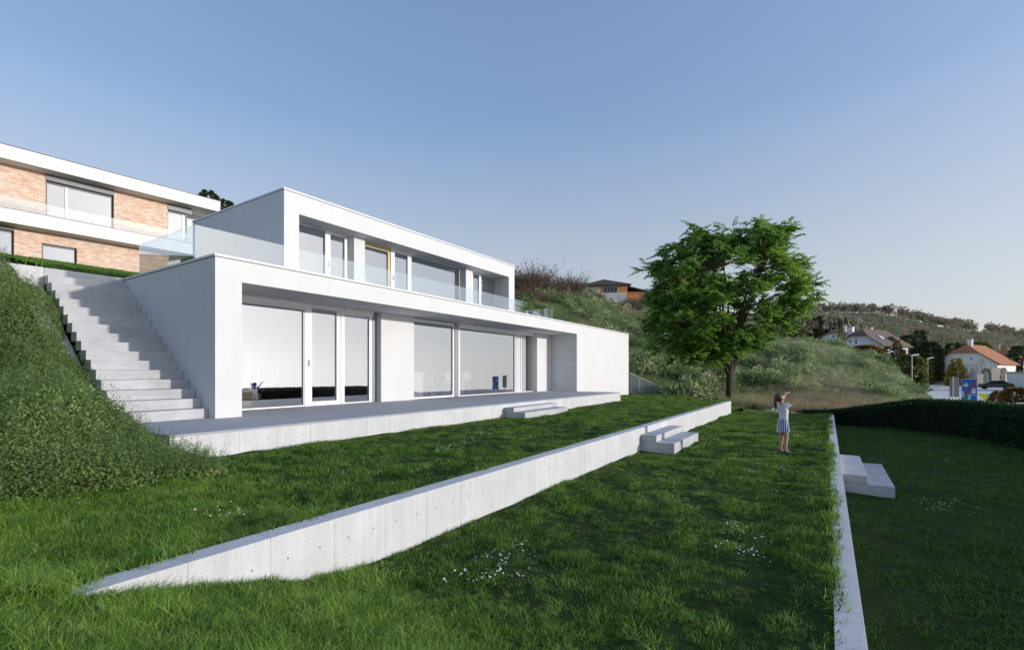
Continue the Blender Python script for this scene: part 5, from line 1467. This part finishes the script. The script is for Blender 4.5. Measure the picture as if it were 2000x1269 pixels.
for x_ in (27.35, 29.6, 32.28):
    ob('post', MB().box(x_ - .04, x_ + .04, 9.16, 9.24, fz(x_) - 2.2, fz(x_) + .02), RAIL, fc, L)
# low white edging where the middle lawn ends
ed = thing('garden_edging', 'low white slatted edging at the far end of the middle lawn behind the girl', 'fence', at(1528, 803, 21.9), 0)
L = ed.location
pa = at(1496, 800, 22.2); pb = at(1566, 810, 21.6)
def seg3(a, b, w): return MB().tube([a, b], w, 4)
ob('bottom_rail', seg3(pa, pb, .022), SW, ed, L)
ob('top_rail', seg3(at(1508, 796.5, 22.2), at(1530, 799, 22.0), .016), SW, ed, L)
for u, vt, vb in ((1508, 796.5, 801.5), (1512, 797, 802), (1516.5, 797.5, 803), (1522, 798, 803.5), (1529.5, 799, 805), (1540, 802, 806.5), (1547, 804, 807), (1553, 805, 808)):
    ob('slat', seg3(at(u, vt, 22), at(u, vb + .5, 22), .016), SW, ed, L)
for u in (1250, 1320, 1600): pass

# ------------------------------------------------------------------ the girl on the middle lawn
def skin_mesh(name, verts, edges, radii, m, parent, levels=2):
    me = bpy.data.meshes.new(name)
    me.from_pydata([tuple(v) for v in verts], edges, [])
    o = bpy.data.objects.new(name, me); COL.objects.link(o)
    md = o.modifiers.new('skin', 'SKIN'); md.use_smooth_shade = True
    for i, r in enumerate(radii):
        sv_ = me.skin_vertices[0].data[i]
        sv_.radius = (r, r) if not hasattr(r, '__len__') else r
        sv_.use_root = (i == 0)
    ss_ = o.modifiers.new('sub', 'SUBSURF'); ss_.levels = levels; ss_.render_levels = levels
    dg_ = bpy.context.evaluated_depsgraph_get(); dg_.update()
    out = bpy.data.meshes.new_from_object(o.evaluated_get(dg_))
    bpy.data.objects.remove(o)
    out.name = name
    out.materials.clear()
    return link(name, out, m, parent, True)
SKIN = M('skin', (.50, .27, .19), (.56, .32, .23), .5, 8)
SHIRT = M('white t-shirt', (.74, .75, .82), (.68, .69, .77), .9, 9, bscale=25, bstr=.3, bdist=.01)
HAIR = M('brown hair', (.055, .028, .018), (.095, .05, .032), .5, 5, (30, 30, 4), bscale=20, bstr=.4, bdist=.005)
SK1 = M('blue skirt cloth', (.10, .13, .33), None, .85); SK2 = M('pale skirt stripe', (.55, .57, .68), None, .85)
SHOE = M('grey-blue shoe', (.10, .11, .17), None, .7)
girl = thing('person', 'child in white t-shirt and blue pleated skirt raising both arms on the lawn', 'person', (11.229, .756, -.045), math.atan2(-.76, .65))
V_ = [(-.01, 0, .63), (.01, 0, .75), (.0, 0, .88), (-.025, 0, .975), (-.045, 0, 1.025), (-.05, 0, 1.065), (-.068, 0, 1.112), (-.105, 0, 1.145),
      (-.01, .055, .58), (.002, .045, .33), (-.03, .042, .07), (.02, .045, .03),
      (-.01, -.055, .58), (.03, -.045, .33), (.015, -.042, .07), (.065, -.045, .03)]
E_ = [(0, 1), (1, 2), (2, 3), (3, 4), (4, 5), (5, 6), (6, 7), (0, 8), (8, 9), (9, 10), (10, 11), (0, 12), (12, 13), (13, 14), (14, 15)]
R_s = [(.08, .07), (.075, .06), (.088, .065), (.075, .05), .034, .040, (.082, .076), (.074, .072), .064, .042, .027, .022, .064, .042, .027, .022]
wr = {}
for sgn in (1, -1):
    d = Vector((.82, -.30, .49)) if sgn < 0 else Vector((.66, .36, .66)); d2 = Vector((.80, -.26, .54)).normalized() if sgn < 0 else Vector((.66, .30, .69)).normalized()
    sh_ = Vector((-.02, .10 * sgn, .962)); el = sh_ + d * .20; w_ = el + d2 * .175
    b = len(V_); V_ += [sh_, el, w_]; E_ += [(3, b), (b, b + 1), (b + 1, b + 2)]; R_s += [.040, .027, .018]
    wr[sgn] = (w_, d2)
b = len(V_); V_ += [(-.002, 0, 1.165)]; E_ += [(6, b)]; R_s += [.013]            # nose
body = skin_mesh('body', V_, E_, R_s, SKIN, girl)
for sgn in (1, -1):
    w_, d = wr[sgn]
    hd_ = Vector((d.x, d.y, .05)).normalized(); sdv = hd_.cross(Vector((0, 0, 1))).normalized(); upv = sdv.cross(hd_)
    hv = [w_ - d * .01, w_ + hd_ * .03, w_ + hd_ * .055]; he = [(0, 1), (1, 2)]; hr_ = [.018, (.027, .014), (.026, .012)]
    for k, (q, ln) in enumerate(((-.021, .047), (-.007, .054), (.007, .051), (.02, .040))):
        b = len(hv); r0 = w_ + hd_ * .062 + sdv * q
        hv += [r0, r0 + hd_ * ln * .5 + sdv * q * .25 + upv * .004, r0 + hd_ * ln + sdv * q * .35 + upv * .016]
        he += [(2, b), (b, b + 1), (b + 1, b + 2)]; hr_ += [.0085, .0075, .006]
    b = len(hv); s_ = -1 if sgn > 0 else 1
    hv += [w_ + hd_ * .028 + sdv * .03 * s_ + upv * .006, w_ + hd_ * .055 + sdv * .047 * s_ + upv * .018]
    he += [(1, b), (b, b + 1)]; hr_ += [.0095, .0075]
    skin_mesh('hand', hv, he, hr_, SKIN, girl)
# shirt
tv = [(-.01, 0, .60), (0, 0, .66), (.01, 0, .75), (.0, 0, .88), (-.025, 0, .97), (-.04, 0, 1.005)]
te = [(0, 1), (1, 2), (2, 3), (3, 4), (4, 5)]; trd = [(.105, .088), (.10, .085), (.095, .078), (.102, .082), (.085, .062), (.045, .042)]
for sgn in (1, -1):
    b = len(tv); d = Vector((.82, -.30, .49)) if sgn < 0 else Vector((.66, .36, .66)); s0 = Vector((-.02, .09 * sgn, .958))
    tv += [s0, s0 + d * .115]; te += [(4, b), (b, b + 1)]; trd += [.056, .046]
skin_mesh('shirt', tv, te, trd, SHIRT, girl)
# pleated skirt
mb = MB(); n = 72; rows = [(.70, .098), (.61, .104), (.52, .116), (.43, .128)]
vs = []
for z_, r in rows:
    for k in range(n):
        a = 2 * math.pi * k / n
        rr_ = r * (1 + (.02 + .09 * (.67 - z_) / .23) * (1 if k % 4 < 2 else -1) * .6)
        vs.append((rr_ * .92 * math.cos(a) - .005, rr_ * math.sin(a), z_))
fs = []
for i in range(3):
    for k in range(n): fs.append((i * n + k, i * n + (k + 1) % n, (i + 1) * n + (k + 1) % n, (i + 1) * n + k))
sk = ob('skirt', mb.add(vs, fs), SK1, girl, smooth=True)
sk.data.materials.append(SK2)
for i, p_ in enumerate(sk.data.polygons): p_.material_index = 1 if (i % n) % 4 in (0, 1) or (i % n) % 12 == 5 else 0
# hair: cap, side and pony tail
me = bpy.data.meshes.new('hair'); bm = bmesh.new()
bmesh.ops.create_uvsphere(bm, u_segments=24, v_segments=16, radius=1.0)
for v_ in bm.verts:
    c = v_.co
    f_ = 1.0 - .85 * max(0.0, c.x) ** 1.2 * (1 if c.z < .8 else .5)          # hairline drawn back from the face
    v_.co = Vector((-.108 + c.x * .090 * f_, c.y * .090 * (1 - .25 * max(0, c.x)), 1.130 + c.z * .084 + .012 * math.sin(c.y * 9) * max(0, -c.x)))
bm.to_mesh(me); bm.free()
hair = link('hair', me, HAIR, girl, True)
hv = [(-.165, 0, 1.10), (-.185, 0, 1.085), (-.185, 0, 1.02), (-.165, .005, .95), (-.155, .01, .88)]
skin_mesh('pony_tail', hv, [(0, 1), (1, 2), (2, 3), (3, 4)], [.026, .026, .032, .027, .010], HAIR, hair)
for sgn in (1, -1):
    ey = ob('eye', MB().lathe([(.0005, -.009), (.006, -.006), (.009, 0), (.006, .006), (.0005, .009)], 8, (-.012, .030 * sgn, 1.172)), HAIR, girl, smooth=True)
    ob('ear', MB().tube([(-.075, .080 * sgn, 1.085), (-.082, .088 * sgn, 1.10), (-.085, .086 * sgn, 1.125), (-.078, .080 * sgn, 1.135)], [.006, .010, .010, .006], 6), SKIN, girl, smooth=True)
    q = (-.03, .042, .045) if sgn > 0 else (.015, -.042, .045)
    skin_mesh('shoe', [(q[0] - .025, q[1], .04), (q[0] + .03, q[1], .035), (q[0] + .085, q[1] * 1.06, .026), (q[0] + .115, q[1] * 1.08, .022)], [(0, 1), (1, 2), (2, 3)], [(.032, .032), (.034, .03), (.034, .022), (.022, .016)], SHOE, girl)
ob('mouth', MB().tube([(.004, -.016, 1.112), (.010, 0, 1.112), (.004, .016, 1.112)], .005, 6), M('lips', (.42, .14, .12), None, .5), girl, smooth=True)
